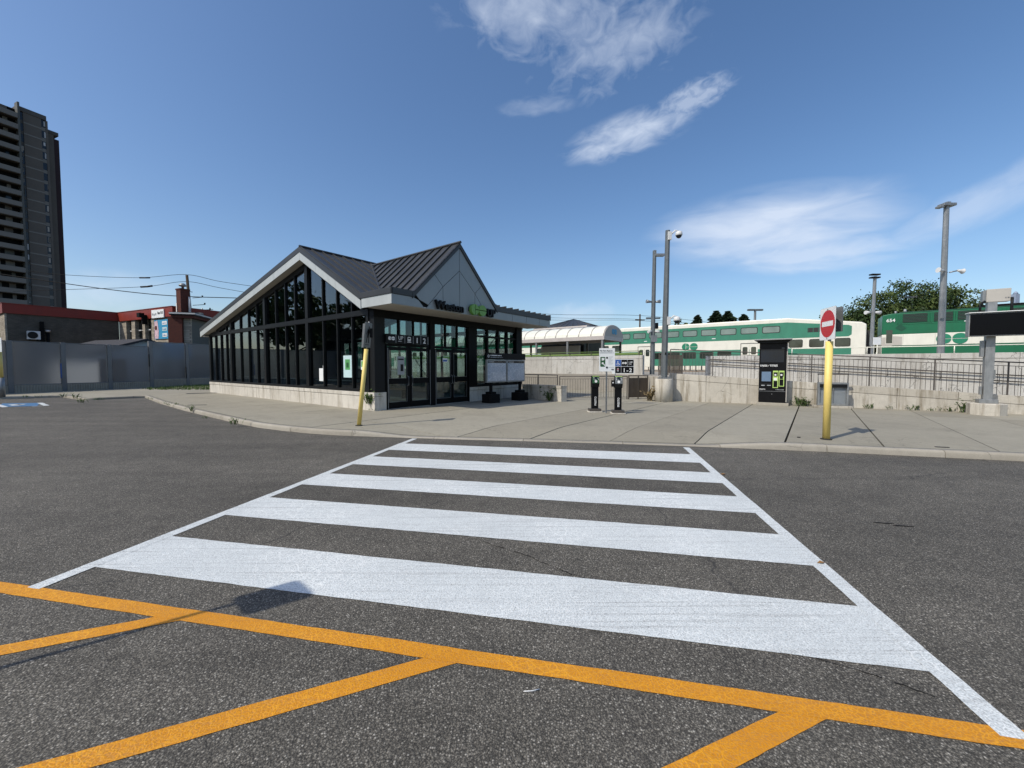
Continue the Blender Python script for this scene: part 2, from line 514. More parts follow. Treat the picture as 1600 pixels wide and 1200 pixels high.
simple('maroon', (0.030, 0.014, 0.016), 0.8)


def brick_mat(name, c1, c2, mortar, bw, bh, rot):
    m, t, out = newmat(name)
    g = N(t, 'ShaderNodeNewGeometry').outputs['Position']
    mp = N(t, 'ShaderNodeMapping', vector_type='TEXTURE')
    mp.inputs['Rotation'].default_value = (0, 0, rot)
    t.links.new(g, mp.inputs['Vector'])
    sp = N(t, 'ShaderNodeSeparateXYZ')
    t.links.new(mp.outputs[0], sp.inputs[0])
    cb = N(t, 'ShaderNodeCombineXYZ')
    t.links.new(math_node(t, 'ADD', sp.outputs[0], sp.outputs[1]), cb.inputs[0])
    t.links.new(sp.outputs[2], cb.inputs[1])
    b = N(t, 'ShaderNodeTexBrick')
    b.inputs['Color1'].default_value = (*c1, 1)
    b.inputs['Color2'].default_value = (*c2, 1)
    b.inputs['Mortar'].default_value = (*mortar, 1)
    b.inputs['Scale'].default_value = 1
    b.inputs['Mortar Size'].default_value = 0.012
    b.inputs['Brick Width'].default_value = bw
    b.inputs['Row Height'].default_value = bh
    t.links.new(cb.outputs[0], b.inputs['Vector'])
    c = mixrgb(t, 1.0, b.outputs['Color'], ramp(t, noise(t, g, 1.3, 5), [(0.3, 0.75), (0.7, 1.15)]), 'MULTIPLY')
    principled(t, out, c, 0.9, 0, 0.3, b.outputs['Fac'], -0.3, 0.01)


brick_mat('brick_grey', (0.115, 0.102, 0.082), (0.085, 0.076, 0.062), (0.075, 0.068, 0.058), 0.25, 0.085, rad(52.7))
brick_mat('stone_beige', (0.42, 0.37, 0.29), (0.27, 0.235, 0.185), (0.2, 0.18, 0.15), 0.5, 0.16, rad(52.7))


def glass_mat(name, tint, refl=1.0, rough=0.0):
    m, t, out = newmat(name)
    tr = N(t, 'ShaderNodeBsdfTransparent')
    tr.inputs[0].default_value = (*tint, 1)
    gl = N(t, 'ShaderNodeBsdfGlossy')
    gl.inputs['Color'].default_value = (0.9, 0.95, 1.0, 1)
    gl.inputs['Roughness'].default_value = rough
    b = N(t, 'ShaderNodeBump')
    b.inputs['Strength'].default_value = 0.04
    b.inputs['Distance'].default_value = 0.01
    t.links.new(noise(t, posvec(t), 0.9, 2), b.inputs['Height'])
    t.links.new(b.outputs[0], gl.inputs['Normal'])
    lw = N(t, 'ShaderNodeLayerWeight')
    lw.inputs['Blend'].default_value = 0.5
    f = math_node(t, 'POWER', lw.outputs['Facing'], 4.0)
    f = math_node(t, 'ADD', math_node(t, 'MULTIPLY', f, 0.92), 0.06)
    f = math_node(t, 'MULTIPLY', f, refl, True)
    mx = N(t, 'ShaderNodeMixShader')
    t.links.new(f, mx.inputs[0])
    t.links.new(tr.outputs[0], mx.inputs[1])
    t.links.new(gl.outputs[0], mx.inputs[2])
    t.links.new(mx.outputs[0], out.inputs[0])


glass_mat('glass_tinted', (0.42, 0.47, 0.48), 1.0)
glass_mat('glass_clear', (0.70, 0.78, 0.77), 0.8)
glass_mat('glass_case', (0.93, 0.94, 0.95), 0.6, 0.03)

m, t, out = newmat('frosted_panel')
tr = N(t, 'ShaderNodeBsdfRefraction')
tr.inputs['Color'].default_value = (0.86, 0.89, 0.92, 1)
tr.inputs['Roughness'].default_value = 0.42
tr.inputs['IOR'].default_value = 1.25
p = principled(t, None, ramp(t, noise(t, posvec(t), 0.8, 5, 0.6), [(0.3, (0.31, 0.32, 0.33)), (0.7, (0.34, 0.35, 0.36))]), 0.35, 0, 0.5)
tl = N(t, 'ShaderNodeBsdfTranslucent')
tl.inputs[0].default_value = (0.16, 0.18, 0.20, 1)
m1 = N(t, 'ShaderNodeMixShader')
m1.inputs[0].default_value = 0.12
t.links.new(p.outputs[0], m1.inputs[1])
t.links.new(tl.outputs[0], m1.inputs[2])
m2 = N(t, 'ShaderNodeMixShader')
m2.inputs[0].default_value = 0.6
t.links.new(m1.outputs[0], m2.inputs[1])
t.links.new(tr.outputs[0], m2.inputs[2])
t.links.new(m2.outputs[0], out.inputs[0])

# printed map: streets as cells, flat print
m, t, out = newmat('map_print')
v = posvec(t)
vo = N(t, 'ShaderNodeTexVoronoi', feature='DISTANCE_TO_EDGE')
vo.inputs['Scale'].default_value = 7
t.links.new(v, vo.inputs['Vector'])
vo2 = N(t, 'ShaderNodeTexVoronoi', feature='DISTANCE_TO_EDGE')
vo2.inputs['Scale'].default_value = 22
t.links.new(v, vo2.inputs['Vector'])
c = mixrgb(t, ramp(t, vo.outputs['Distance'], [(0.0, 1.0), (0.05, 0.0)]), (0.56, 0.61, 0.68), (0.92, 0.94, 0.96))
c = mixrgb(t, math_node(t, 'MULTIPLY', ramp(t, vo2.outputs['Distance'], [(0.0, 1.0), (0.06, 0.0)]), 0.5), c, (0.20, 0.24, 0.30))
c = mixrgb(t, ramp(t, noise(t, v, 3, 3), [(0.5, 0.0), (0.62, 0.35)]), c, (0.33, 0.42, 0.50))
principled(t, out, c, 0.25, 0, 0.5)

# perforated mesh infill (brown)
m, t, out = newmat('perforated_brown')
principled(t, out, ramp(t, noise(t, posvec(t, (1, 1, 0.2)), 8, 4), [(0.3, (0.055, 0.044, 0.034)), (0.7, (0.085, 0.070, 0.055))]), 0.6, 0.1)
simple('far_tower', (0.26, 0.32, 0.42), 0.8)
simple('black_glossy', (0.002, 0.002, 0.003), 0.25, 0, 0.2, 2, 0.15, 0.0)
simple('soffit_dim', (0.20, 0.19, 0.17), 0.8)


# ------------------------------------------------------------------ mesh helpers
class MB:
    def __init__(self):
        self.v, self.f, self.mi, self.mats, self.cur, self.sm = [], [], [], [], 0, []

    def mat(self, name):
        if name not in self.mats:
            self.mats.append(name)
        self.cur = self.mats.index(name)
        return self

    def face(self, idx, smooth=False):
        self.f.append(idx)
        self.mi.append(self.cur)
        self.sm.append(smooth)

    def box(self, x0, x1, y0, y1, z0, z1, M=None):
        b = len(self.v)
        for x, y, z in ((x0, y0, z0), (x1, y0, z0), (x1, y1, z0), (x0, y1, z0), (x0, y0, z1), (x1, y0, z1), (x1, y1, z1), (x0, y1, z1)):
            p = Vector((x, y, z))
            self.v.append(M @ p if M else p)
        for q in ((3, 2, 1, 0), (4, 5, 6, 7), (0, 1, 5, 4), (1, 2, 6, 5), (2, 3, 7, 6), (3, 0, 4, 7)):
            self.face([b + i for i in q])
        return self

    def tube(self, pts, r0, r1=None, n=10, caps=True, smooth=True):
        pts = [Vector(p) for p in pts]
        r1 = r0 if r1 is None else r1
        rings = []
        L = len(pts)
        for i, p in enumerate(pts):
            d = (pts[min(i + 1, L - 1)] - pts[max(i - 1, 0)]).normalized()
            a = d.cross(Vector((0, 0, 1)))
            if a.length < 1e-3:
                a = Vector((1, 0, 0))
            a.normalize()
            b = d.cross(a)
            r = r0 + (r1 - r0) * i / max(1, L - 1)
            s = len(self.v)
            for k in range(n):
                t = 2 * PI * k / n
                self.v.append(p + a * math.cos(t) * r + b * math.sin(t) * r)
            rings.append(s)
        for s, e in zip(rings, rings[1:]):
            for k in range(n):
                self.face([s + k, e + k, e + (k + 1) % n, s + (k + 1) % n], smooth)
        if caps:
            self.face([rings[0] + k for k in range(n)])
            self.face([rings[-1] + k for k in reversed(range(n))])
        return self

    def lathe(self, prof, n=20, M=None, smooth=True):
        """prof: (radius, height) pairs going up"""
        rings = []
        for r, z in prof:
            s = len(self.v)
            for k in range(n):
                t = 2 * PI * k / n
                p = Vector((r * math.cos(t), r * math.sin(t), z))
                self.v.append(M @ p if M else p)
            rings.append(s)
        for s, e in zip(rings, rings[1:]):
            for k in range(n):
                self.face([s + k, s + (k + 1) % n, e + (k + 1) % n, e + k], smooth)
        self.face([rings[0] + k for k in reversed(range(n))])
        self.face([rings[-1] + k for k in range(n)])
        return self

    def prism(self, poly, M, d0, d1):
        """outline poly (2D) in frame M, pushed from depth d0 to d1 along the frame's z"""
        n = len(poly)
        ar = sum(poly[i][0] * poly[(i + 1) % n][1] - poly[(i + 1) % n][0] * poly[i][1] for i in range(n))
        if ar < 0:
            poly = poly[::-1]
        b = len(self.v)
        for d in (d0, d1):
            for x, y in poly:
                self.v.append(M @ Vector((x, y, d)))
        if d1 > d0:
            self.face([b + n + i for i in range(n)])
            self.face([b + i for i in reversed(range(n))])
            for i in range(n):
                j = (i + 1) % n
                self.face([b + i, b + j, b + n + j, b + n + i])
        else:
            self.face([b + n + i for i in reversed(range(n))])
            self.face([b + i for i in range(n)])
            for i in range(n):
                j = (i + 1) % n
                self.face([b + j, b + i, b + n + i, b + n + j])
        return self

    def quad(self, *pts):
        b = len(self.v)
        self.v += [Vector(p) for p in pts]
        self.face(list(range(b, b + len(pts))))
        return self

    def mesh(self, name, mats):
        me = bpy.data.meshes.new(name)
        me.from_pydata([tuple(v) for v in self.v], [], self.f)
        for mn in mats:
            me.materials.append(MATS[mn])
        me.polygons.foreach_set('material_index', self.mi if self.mats else [0] * len(self.f))
        me.polygons.foreach_set('use_smooth', self.sm)
        me.update()
        return me

    def build(self, name, mat=None, parent=None, bevel=0, **tags):
        me = self.mesh(name, self.mats if self.mats else [mat])
        if bevel:
            bm = bmesh.new()
            bm.from_mesh(me)
            bmesh.ops.remove_doubles(bm, verts=bm.verts, dist=1e-5)
            es = [e for e in bm.edges if len(e.link_faces) == 2 and e.calc_face_angle(0) > 0.6]
            bmesh.ops.bevel(bm, geom=es, offset=bevel, segments=2, affect='EDGES', profile=0.6)
            bm.to_mesh(me)
            bm.free()
        return link(name, me, parent, **tags)


def link(name, me, parent=None, **tags):
    o = bpy.data.objects.new(name, me)
    C.objects.link(o)
    o.parent = parent
    for k, v in tags.items():
        o[k] = v
    return o


def thing(name, label, cat, loc=(0, 0, 0), rotz=0.0, group=None, parent=None):
    o = bpy.data.objects.new(name, None)
    o.empty_display_size = 0.2
    C.objects.link(o)
    o.location = loc
    o.rotation_euler = (0, 0, rotz)
    if label:
        o['label'] = label
    if cat:
        o['category'] = cat
    if group:
        o['group'] = group
    return o


def copy_tree(o, parent=None, label=None):
    c = o.copy()
    C.objects.link(c)
    c.parent = parent
    if label:
        c['label'] = label
    for ch in [x for x in list(C.objects) if x.parent == o]:
        copy_tree(ch, c)
    return c


def fr(o, ex, ey):
    ex, ey = Vector(ex).normalized(), Vector(ey).normalized()
    ez = ex.cross(ey)
    return Matrix(((ex.x, ey.x, ez.x, o[0]), (ex.y, ey.y, ez.y, o[1]), (ex.z, ey.z, ez.z, o[2]), (0, 0, 0, 1)))


FRONT = lambda x, y, z: fr((x, y, z), (1, 0, 0), (0, 0, 1))   # frame standing up, its z towards local -y (the viewer's side)


def clip_half(poly, a, b, c):
    """keep a*x+b*y>=c"""
    out = []
    n = len(poly)
    for i in range(n):
        p, q = poly[i], poly[(i + 1) % n]
        dp, dq = a * p[0] + b * p[1] - c, a * q[0] + b * q[1] - c
        if dp >= 0:
            out.append(p)
        if (dp > 0 and dq < 0) or (dp < 0 and dq > 0):
            t = dp / (dp - dq)
            out.append((p[0] + (q[0] - p[0]) * t, p[1] + (q[1] - p[1]) * t))
    return out


def clip_box(poly, x0, x1, y0, y1):
    for h in ((1, 0, x0), (-1, 0, -x1), (0, 1, y0), (0, -1, -y1)):
        poly = clip_half(poly, *h)
        if len(poly) < 3:
            return []
    return poly


def area(poly):
    return abs(sum(poly[i][0] * poly[(i + 1) % len(poly)][1] - poly[(i + 1) % len(poly)][0] * poly[i][1] for i in range(len(poly)))) / 2


_tc = {}


def text(body, size, M, parent, name='lettering', mat='white_print', depth=0.004, bold=0.0, align='LEFT', sx=1.0, squash=1.0, **tags):
    cu = bpy.data.curves.new('t', 'FONT')
    cu.body = body
    cu.size = size
    cu.extrude = depth / 2
    cu.offset = bold * size
    cu.align_x = align
    cu.resolution_u = 3
    o = bpy.data.objects.new('t', cu)
    C.objects.link(o)
    bpy.context.view_layer.update()
    dg = bpy.context.evaluated_depsgraph_get()
    me = bpy.data.meshes.new_from_object(o.evaluated_get(dg))
    bpy.data.objects.remove(o)
    bpy.data.curves.remove(cu)
    me.transform(M @ Matrix.Diagonal((sx, squash, 1, 1)) @ Matrix.Translation((0, 0, depth / 2)))
    me.materials.clear()
    me.materials.append(MATS[mat])
    return link(name, me, parent, **tags)


def print_dashes(w, h, M, parent, mat='white_print', seed=1, name='print_line'):
    """lettering too small to read: a broken row of short flat marks w wide and h high"""
    r = random.Random(seed)
    mb = MB()
    x = 0.0
    while x < w:
        d = h * r.uniform(.35, .75)
        y1 = h * r.choice((.66, .66, .7, 1.0))
        mb.prism([(x, 0), (min(x + d, w), 0), (min(x + d, w), y1), (x, y1)], M, 0, .003)
        x += d + h * r.choice((.14, .14, .16, .5))
    return mb.build(name, mat, parent)


def disc(cx, cy, r, n=24, a0=0, a1=2 * PI):
    return [(cx + r * math.cos(a0 + (a1 - a0) * k / (n if a1 - a0 >= 2 * PI - 1e-6 else n - 1)), cy + r * math.sin(a0 + (a1 - a0) * k / (n if a1 - a0 >= 2 * PI - 1e-6 else n - 1))) for k in range(n)]


def rrect(x0, x1, y0, y1, r, n=4):
    p = []
    for cx, cy, a in ((x1 - r, y0 + r, -PI / 2), (x1 - r, y1 - r, 0), (x0 + r, y1 - r, PI / 2), (x0 + r, y0 + r, PI)):
        for k in range(n + 1):
            t = a + PI / 2 * k / n
            p.append((cx + r * math.cos(t), cy + r * math.sin(t)))
    return p


def round_mark(M, R, parent, mat, name='emblem', gap=0.06, depth=0.01):
    """the two-disc emblem: a slotted disc with a notch, and a disc cut by a bar"""
    mb = MB()
    g = gap * R
    # first disc: left half whole, upper right quarter, lower right quarter squared
    mb.prism(disc(-1.06 * R, 0, R, 18, PI / 2, 3 * PI / 2), M, 0, depth)
    q = [(-1.06 * R + 2 * g, g)] + [(-1.06 * R + 2 * g + (R - 2 * g) * math.cos(a), g + (R - 2 * g) * math.sin(a)) for a in [PI / 2 * k / 8 for k in range(9)]]
    mb.prism(q, M, 0, depth)
    q = [(-1.06 * R + 2 * g, -g)] + [(-1.06 * R + 2 * g + (R - 2 * g) * math.cos(a), -g + (R - 2 * g) * math.sin(a)) for a in [-PI / 2 * k / 8 for k in range(9)]][::-1]
    mb.prism([q[0]] + q[1:], M, 0, depth)
    for s in (1, -1):
        mb.prism([(1.06 * R + (R) * math.cos(a), s * g + s * (R - g) * math.sin(a)) for a in [PI * k / 16 for k in range(17)]], M, 0, depth)
    return mb.build(name, mat, parent)


# ------------------------------------------------------------------ ground, road paint, pavement
DROP0, DROP1 = Vector((-2.2, 8.8, 0)), Vector((3.7, 7.95, 0))


def zs(x, y):
    p = Vector((x, y, 0))
    d = DROP1 - DROP0
    t = max(0, min(1, (p - DROP0).dot(d) / d.length_squared))
    k = (p - (DROP0 + d * t)).length / 1.6
    k = max(0, min(1, k))
    k = k * k * (3 - 2 * k)
    return 0.022 + 0.098 * k


MB().quad((-900, -400, -0.03), (900, -400, -0.03), (900, 1500, -0.03), (-900, 1500, -0.03)).build('ground', 'earth', None, kind='structure')
MB().quad((-90, -70, 0), (90, -70, 0), (90, 32, 0), (-90, 32, 0)).build('asphalt_road', 'asphalt', None, kind='structure')


def ragged(poly, z, amp=0.006, step=0.06, seed=1):
    rnd = random.Random(seed)
    out = []
    n = len(poly)
    w_ = 0.0
    for i in range(n):
        a, b = Vector(poly[i]).to_2d(), Vector(poly[(i + 1) % n]).to_2d()
        L = (b - a).length
        k = max(1, int(L / step))
        nrm = Vector((-(b - a).y, (b - a).x)) / max(L, 1e-6)
        for j in range(k):
            p = a.lerp(b, j / k)
            if j:
                w_ = w_ * 0.6 + rnd.uniform(-amp, amp) * 0.6
                p += nrm * w_
            out.append((p.x, p.y, z))
    return out


def painted(name, polys, mat, parent=None, z=0.004, amp=0.005, seed=1, **tags):
    mb = MB()
    for i, p in enumerate(polys):
        if area([(q[0], q[1]) for q in p]) > 0 and sum(p[k][0] * p[(k + 1) % len(p)][1] - p[(k + 1) % len(p)][0] * p[k][1] for k in range(len(p))) < 0:
            p = p[::-1]
        mb.quad(*ragged(p, z, amp, 0.05, seed + i))
    return mb.build(name, mat, parent, **tags)


def band(a, b, w):
    a, b = Vector(a).to_2d(), Vector(b).to_2d()
    n = Vector((-(b - a).y, (b - a).x)).normalized() * w / 2
    return [tuple(a + n), tuple(a - n), tuple(b - n), tuple(b + n)]


crosswalk = thing('crosswalk', None, None)
crosswalk['kind'] = 'structure'
# far to near edges of the five white bars, left end / right end (metres)
bars = [((-3.40, 3.12), (2.22, 2.01), (-3.29, 3.70), (2.34, 2.58)),
        ((-3.18, 4.24), (2.45, 3.12), (-3.06, 4.82), (2.58, 3.72)),
        ((-2.95, 5.36), (2.70, 4.27), (-2.84, 5.92), (2.82, 4.83)),
        ((-2.72, 6.49), (2.94, 5.39), (-2.60, 7.06), (3.06, 5.94)),
        ((-2.48, 7.62), (3.19, 6.55), (-2.36, 8.26), (3.33, 7.20))]
for i, (a, b, c_, d) in enumerate(bars):
    painted('stripe', [[a, b, d, c_]], 'paint_white', crosswalk, 0.004, 0.0035, 10 + i)
painted('edge_line', [band((-3.46, 2.80), (-2.17, 8.80), 0.115)], 'paint_white', crosswalk, 0.0055, 0.003, 31)
painted('edge_line', [band((2.17, 1.64), (3.46, 7.82), 0.115)], 'paint_white', crosswalk, 0.0055, 0.003, 32)

hatch = thing('yellow_hatching', None, None)
hatch['kind'] = 'structure'
painted('border_line', [band((-5.2, 3.11), (4.2, 1.235), 0.108)], 'paint_yellow', hatch, 0.0045, 0.003, 41)


def yline(px):
    return 3.11 + (px + 5.2) * (1.235 - 3.11) / 9.4


for i, x in enumerate((-3.72, -2.10, -0.30, 1.42, 3.14)):
    y = yline(x)
    painted('hatch_line', [band((x - 3.0 * math.cos(rad(22)), y - 3.0 * math.sin(rad(22))), (x, y), 0.108)], 'paint_yellow', hatch, 0.0035, 0.003, 50 + i)

bay = thing('parking_bay_marking', None, None)
bay['kind'] = 'structure'
bc = [G(-4, 636), G(58, 634.5), G(62, 629.5), G(4, 630.5)]
painted('blue_field', [[tuple(p)[:2] for p in bc]], 'paint_blue', bay, 0.004, 0.02, 71)
painted('white_corner', [band(G(50, 635.2), G(73, 634.0), 0.13), band(G(73, 634.0), G(62, 629.6), 0.16), band(G(-6, 632), G(8, 636.4), 0.16)], 'paint_white', bay, 0.008, 0.01, 72)
painted('wheelchair_symbol', [band(G(22, 634.0), G(36, 631.5), 0.22), band(G(20, 632.0), G(28, 633.0), 0.3)], 'paint_white', bay, 0.008, 0.02, 73)

# a long hairline crack wandering across the road and telegraphing through the paint
rc = random.Random(8)
cpts = [(640, 800), (692, 819), (721, 836), (771, 852), (820, 867), (895, 898), (925, 905), (1000, 930), (1065, 955), (1180, 992), (1265, 1027), (1350, 1050), (1490, 1100)]
cw = []
for (xa, ya), (xb, yb) in zip(cpts, cpts[1:]):
    for k in range(9):
        p = G(xa + (xb - xa) * k / 9, ya + (yb - ya) * k / 9)
        cw.append(Vector((p.x + rc.uniform(-.007, .007), p.y + rc.uniform(-.009, .009), 0)))
for nm, mt, z, w0 in (('crack', 'black_matte', .0025, .0035), ('paint_crack', 'sign_white', .0068, .0022)):
    mb = MB()
    for k in range(len(cw) - 1):
        a, b = cw[k], cw[k + 1]
        n_ = Vector((-(b - a).y, (b - a).x, 0)).normalized() * w0 * rc.uniform(.3, 1.2)
        if nm == 'paint_crack':
            mid = (a + b) / 2
            f = lambda p0, p1, x: p0[1] + (p1[1] - p0[1]) * (x - p0[0]) / (p1[0] - p0[0])
            on = any(f(q[0], q[1], mid.x) + .01 < mid.y < f(q[2], q[3], mid.x) - .01 for q in bars)
            if not on:
                continue
        elif rc.random() < .22:
            continue
        up = Vector((0, 0, z))
        mb.quad(a - n_ + up, b - n_ + up, b + n_ + up, a + n_ + up)
    mb.build(nm, mt, None, kind='structure')

KERB = [(-33.0, 15.9), (-25.37, 19.61), (-23.97, 21.0), (-20.4, 18.9), (-19.15, 20.64), (-15.4, 17.3), (-11.95, 14.44), (-9.09, 12.2), (-7.74, 11.16),
        (-6.7, 10.42), (-5.8, 9.92), (-4.89, 9.50), (-4.11, 9.24), (-2.94, 9.01), (-2.2, 8.88), (-0.85, 8.66), (0.6, 8.46), (1.92, 8.25), (3.46, 7.98), (4.49, 7.76),
        (5.95, 7.43), (7.3, 7.05), (8.75, 6.66), (11.5, 5.75), (16, 4.2), (24, 1.2)]
KW = 0.17


def offset_line(pts, w):
    out = []
    for i, p in enumerate(pts):
        a = Vector(pts[max(0, i - 1)])
        b = Vector(pts[min(len(pts) - 1, i + 1)])
        d = (b - a).normalized()
        out.append(tuple(Vector(p) + Vector((-d.y, d.x)) * w))
    return out


# finer kerb line, then stones of about 1.2 m
def resample(pts, step):
    out = [Vector(pts[0])]
    for a, b in zip(pts, pts[1:]):
        a, b = Vector(a), Vector(b)
        k = max(1, round((b - a).length / step))
        for j in range(1, k + 1):
            out.append(a.lerp(b, j / k))
    return [tuple(p) for p in out]


kerb = thing('kerb', None, None)
kerb['kind'] = 'structure'
kp = resample(KERB, 0.4)
ko = offset_line(kp, KW)
i = 0
rk = random.Random(5)
while i < len(kp) - 1:
    j = min(len(kp) - 1, i + 5)
    mb = MB()
    rings = []
    dz = rk.uniform(-0.003, 0.004)
    for k in range(i, j + 1):
        (ax, ay), (bx, by) = kp[k], ko[k]
        if k == i:
            e = 0.006
        elif k == j:
            e = -0.006
        else:
            e = 0
        d = (Vector(kp[min(k + 1, len(kp) - 1)]) - Vector(kp[max(k - 1, 0)])).normalized() * e
        z = zs(ax, ay) + dz
        prof = [((ax, ay), -0.02), ((ax + (bx - ax) * .04, ay + (by - ay) * .04), max(z - 0.045, 0.012)), ((ax + (bx - ax) * .12, ay + (by - ay) * .12), max(z - 0.014, 0.014)),
                ((ax + (bx - ax) * .28, ay + (by - ay) * .28), z), ((bx, by), z + 0.002), ((bx, by), -0.02)]
        s = len(mb.v)
        for (x, y), zz in prof:
            mb.v.append(Vector((x + d.x, y + d.y, zz)))
        rings.append(s)
    for s, e in zip(rings, rings[1:]):
        for q in range(5):
            mb.face([s + q, e + q, e + q + 1, s + q + 1], True)
    for ring, rev in ((rings[0], True), (rings[-1], False)):
        s = len(mb.v)
        mb.v += [mb.v[ring + q].copy() for q in range(6)]
        mb.face([s + q for q in (reversed(range(6)) if rev else range(6))])
    me_o = mb.build('kerb_stone', 'kerb_concrete', kerb)
    bm = bmesh.new(); bm.from_mesh(me_o.data); bmesh.ops.recalc_face_normals(bm, faces=bm.faces); bm.to_mesh(me_o.data); bm.free()
    i = j

# pavement slabs: grid square with the station
A0 = Vector((-4.61, 13.30, 0.12))
QA = rad(52.7)
qx, qy = Vector((math.cos(QA), math.sin(QA))), Vector((-math.sin(QA), math.cos(QA)))


def to_loc(p):
    d = Vector(p[:2]) - A0.to_2d()
    return (d.dot(qx), d.dot(qy))


def to_w(p):
    v = A0.to_2d() + qx * p[0] + qy * p[1]
    return (v.x, v.y)


pave = offset_line(KERB, KW + 0.008)
pave = [to_loc(p) for p in pave] + [to_loc(p) for p in ((26, 6), (18, 20), (9, 26), (-14, 44), (-24.4, 34.0), (-28.3, 22.6), (-34.5, 18.5))]
sidewalk = thing('sidewalk', None, None)
sidewalk['kind'] = 'structure'
base = MB()
ylines = [-40, -30, -25, -20.4, -18.9, -17.4, -15.9, -14.35, -12.8, -11.3, -9.8, -8.3, -6.8, -5.35, -1.9, 1.6, 5.2, 8.8, 12.4, 16.0, 20.5, 26, 34]
# the strip along the ramp wall has its own cross joint 1.6 m off the wall
W1A, W1D = Vector((6.9, 17.5)), Vector((math.cos(rad(-29.5)), math.sin(rad(-29.5))))
W1N = Vector((-W1D.y, W1D.x))
j0 = to_loc(tuple(W1A - W1N * 2.1))
j1 = to_loc(tuple(W1A - W1N * 2.1 + W1D * 10))
jn = Vector((-(j1[1] - j0[1]), j1[0] - j0[0])).normalized()
jc = jn.x * j0[0] + jn.y * j0[1]
rs = random.Random(3)
for y0, y1 in zip(ylines, ylines[1:]):
    strip = clip_box(pave, -60, 60, y0, y1)
    if not strip:
        continue
    if y1 <= -5.3:
        cells = [clip_half(strip, jn.x, jn.y, jc), clip_half(strip, -jn.x, -jn.y, -jc)]
    elif y1 <= 17:
        cells = [clip_box(strip, -60, -3.4, y0, y1), clip_box(strip, -3.4, -1.6, y0, y1), clip_box(strip, -1.6, 60, y0, y1)]
    else:
        cells = [clip_box(strip, -60, -4, y0, y1), clip_box(strip, -4, 60, y0, y1)]
    for cell in cells:
        if len(cell) < 3 or area(cell) < 0.25:
            continue
        gap = 0.018 if abs(y0 + 5.35) < .1 or abs(y1 + 5.35) < .1 or abs(y0 + 11.3) < .1 or abs(y1 + 11.3) < .1 else 0.009
        bm = bmesh.new()
        vs = [bm.verts.new((*to_w(p), 0)) for p in cell]
        try:
            f = bm.faces.new(vs)
        except ValueError:
            bm.free()
            continue
        bmesh.ops.remove_doubles(bm, verts=bm.verts, dist=1e-4)
        if not bm.faces:
            bm.free()
            continue
        bm.normal_update()
        if bm.faces[:][0].normal.z < 0:
            bmesh.ops.reverse_faces(bm, faces=bm.faces)
        bmesh.ops.inset_region(bm, faces=bm.faces[:], thickness=gap, use_even_offset=True, use_boundary=True)
        # drop the thin outer ring
        keep = max(bm.faces, key=lambda q: q.calc_area())
        bmesh.ops.delete(bm, geom=[q for q in bm.faces if q != keep], context='FACES')
        # refine near the dropped kerb
        for axis, lo in ((Vector((1, 0, 0)), -5), (Vector((0, 1, 0)), 6.5)):
            for k in range(24):
                pos = lo + k * 0.45
                if axis.x and not (-5 < pos < 6) or axis.y and not (6 < pos < 11.5):
                    continue
                bmesh.ops.bisect_plane(bm, geom=bm.verts[:] + bm.edges[:] + bm.faces[:], plane_co=axis * pos, plane_no=axis)
        dz = rs.uniform(-0.003, 0.003)
        for q in bm.verts:
            q.co.z = zs(q.co.x, q.co.y) + dz
        ext = bmesh.ops.extrude_face_region(bm, geom=bm.faces[:])
        low = [g for g in ext['geom'] if isinstance(g, bmesh.types.BMVert)]
        # extruded copy stays on top, the first faces go down
        top = set(low)
        for q in bm.verts:
            if q not in top:
                q.co.z = -0.03
        bmesh.ops.recalc_face_normals(bm, faces=bm.faces)
        me = bpy.data.meshes.new('slab')
        bm.to_mesh(me)
        bm.free()
        me.materials.append(MATS['sidewalk_concrete'])
        link('slab', me, sidewalk)
# dark bedding seen in the joints
bp = [(*to_w(p), 0.006) for p in pave]
base.quad(*bp)
base.build('bedding', 'joint_dark', sidewalk)


# ------------------------------------------------------------------ station building
st = thing('station_building', 'dark glazed station building with two crossing metal gable roofs behind the crosswalk', 'station', (A0.x, A0.y, 0), QA)
LY, LX = 16.6, 8.4
RX0, RX1 = -0.25, 8.95
RY = 4.54


def panel_wall(x0, x1, y0, y1, horizontal_axis, n, name='wall_panel'):
    for k in range(n):
        if horizontal_axis == 'y':
            a, b = y0 + (y1 - y0) * k / n, y0 + (y1 - y0) * (k + 1) / n
            MB().box(x0, x1, a + .004, b - .004, -.02, .595).build(name, 'plinth_concrete', st, 0.006)
            MB().box(x0 - .018, x1, a + .003, b - .003, .605, .735).build('coping', 'plinth_concrete', st, 0.006)
        else:
            a, b = x0 + (x1 - x0) * k / n, x0 + (x1 - x0) * (k + 1) / n
            MB().box(a + .004, b - .004, y0, y1, -.02, .595).build(name, 'plinth_concrete', st, 0.006)
            MB().box(a + .003, b - .003, y0 - .018, y1, .605, .735).build('coping', 'plinth_concrete', st, 0.006)


panel_wall(0, 0.32, 0.0, LY, 'y', 8)
MB().box(0.325, .46, 0.0, .32, -.02, .735).build('pier', 'plinth_concrete', st, 0.006)
panel_wall(4.62, LX, 0.0, .32, 'x', 3)
panel_wall(LX - .32, LX, 0.33, LY, 'y', 5)
MB().box(0.33, LX - .33, LY - .3, LY, -.02, .735).build('wall_panel', 'plinth_concrete', st)
MB().box(0.02, LX - .02, 0.02, LY - .02, 0.0, 0.135).build('floor', 'floor_inside', st)

YM = [0.36, 1.39, 2.38, 3.41, 4.64, 5.70, 6.60, 7.56, 8.73, 9.69, 10.71, 11.79, 13.05, 13.81, 14.65, 15.54, 16.50]
COLS = {4.64, 8.73, 13.05}


def topz(y, a=5.66):
    return a - .547 * (RY - y) if y < RY else a - .197 * (y - RY)


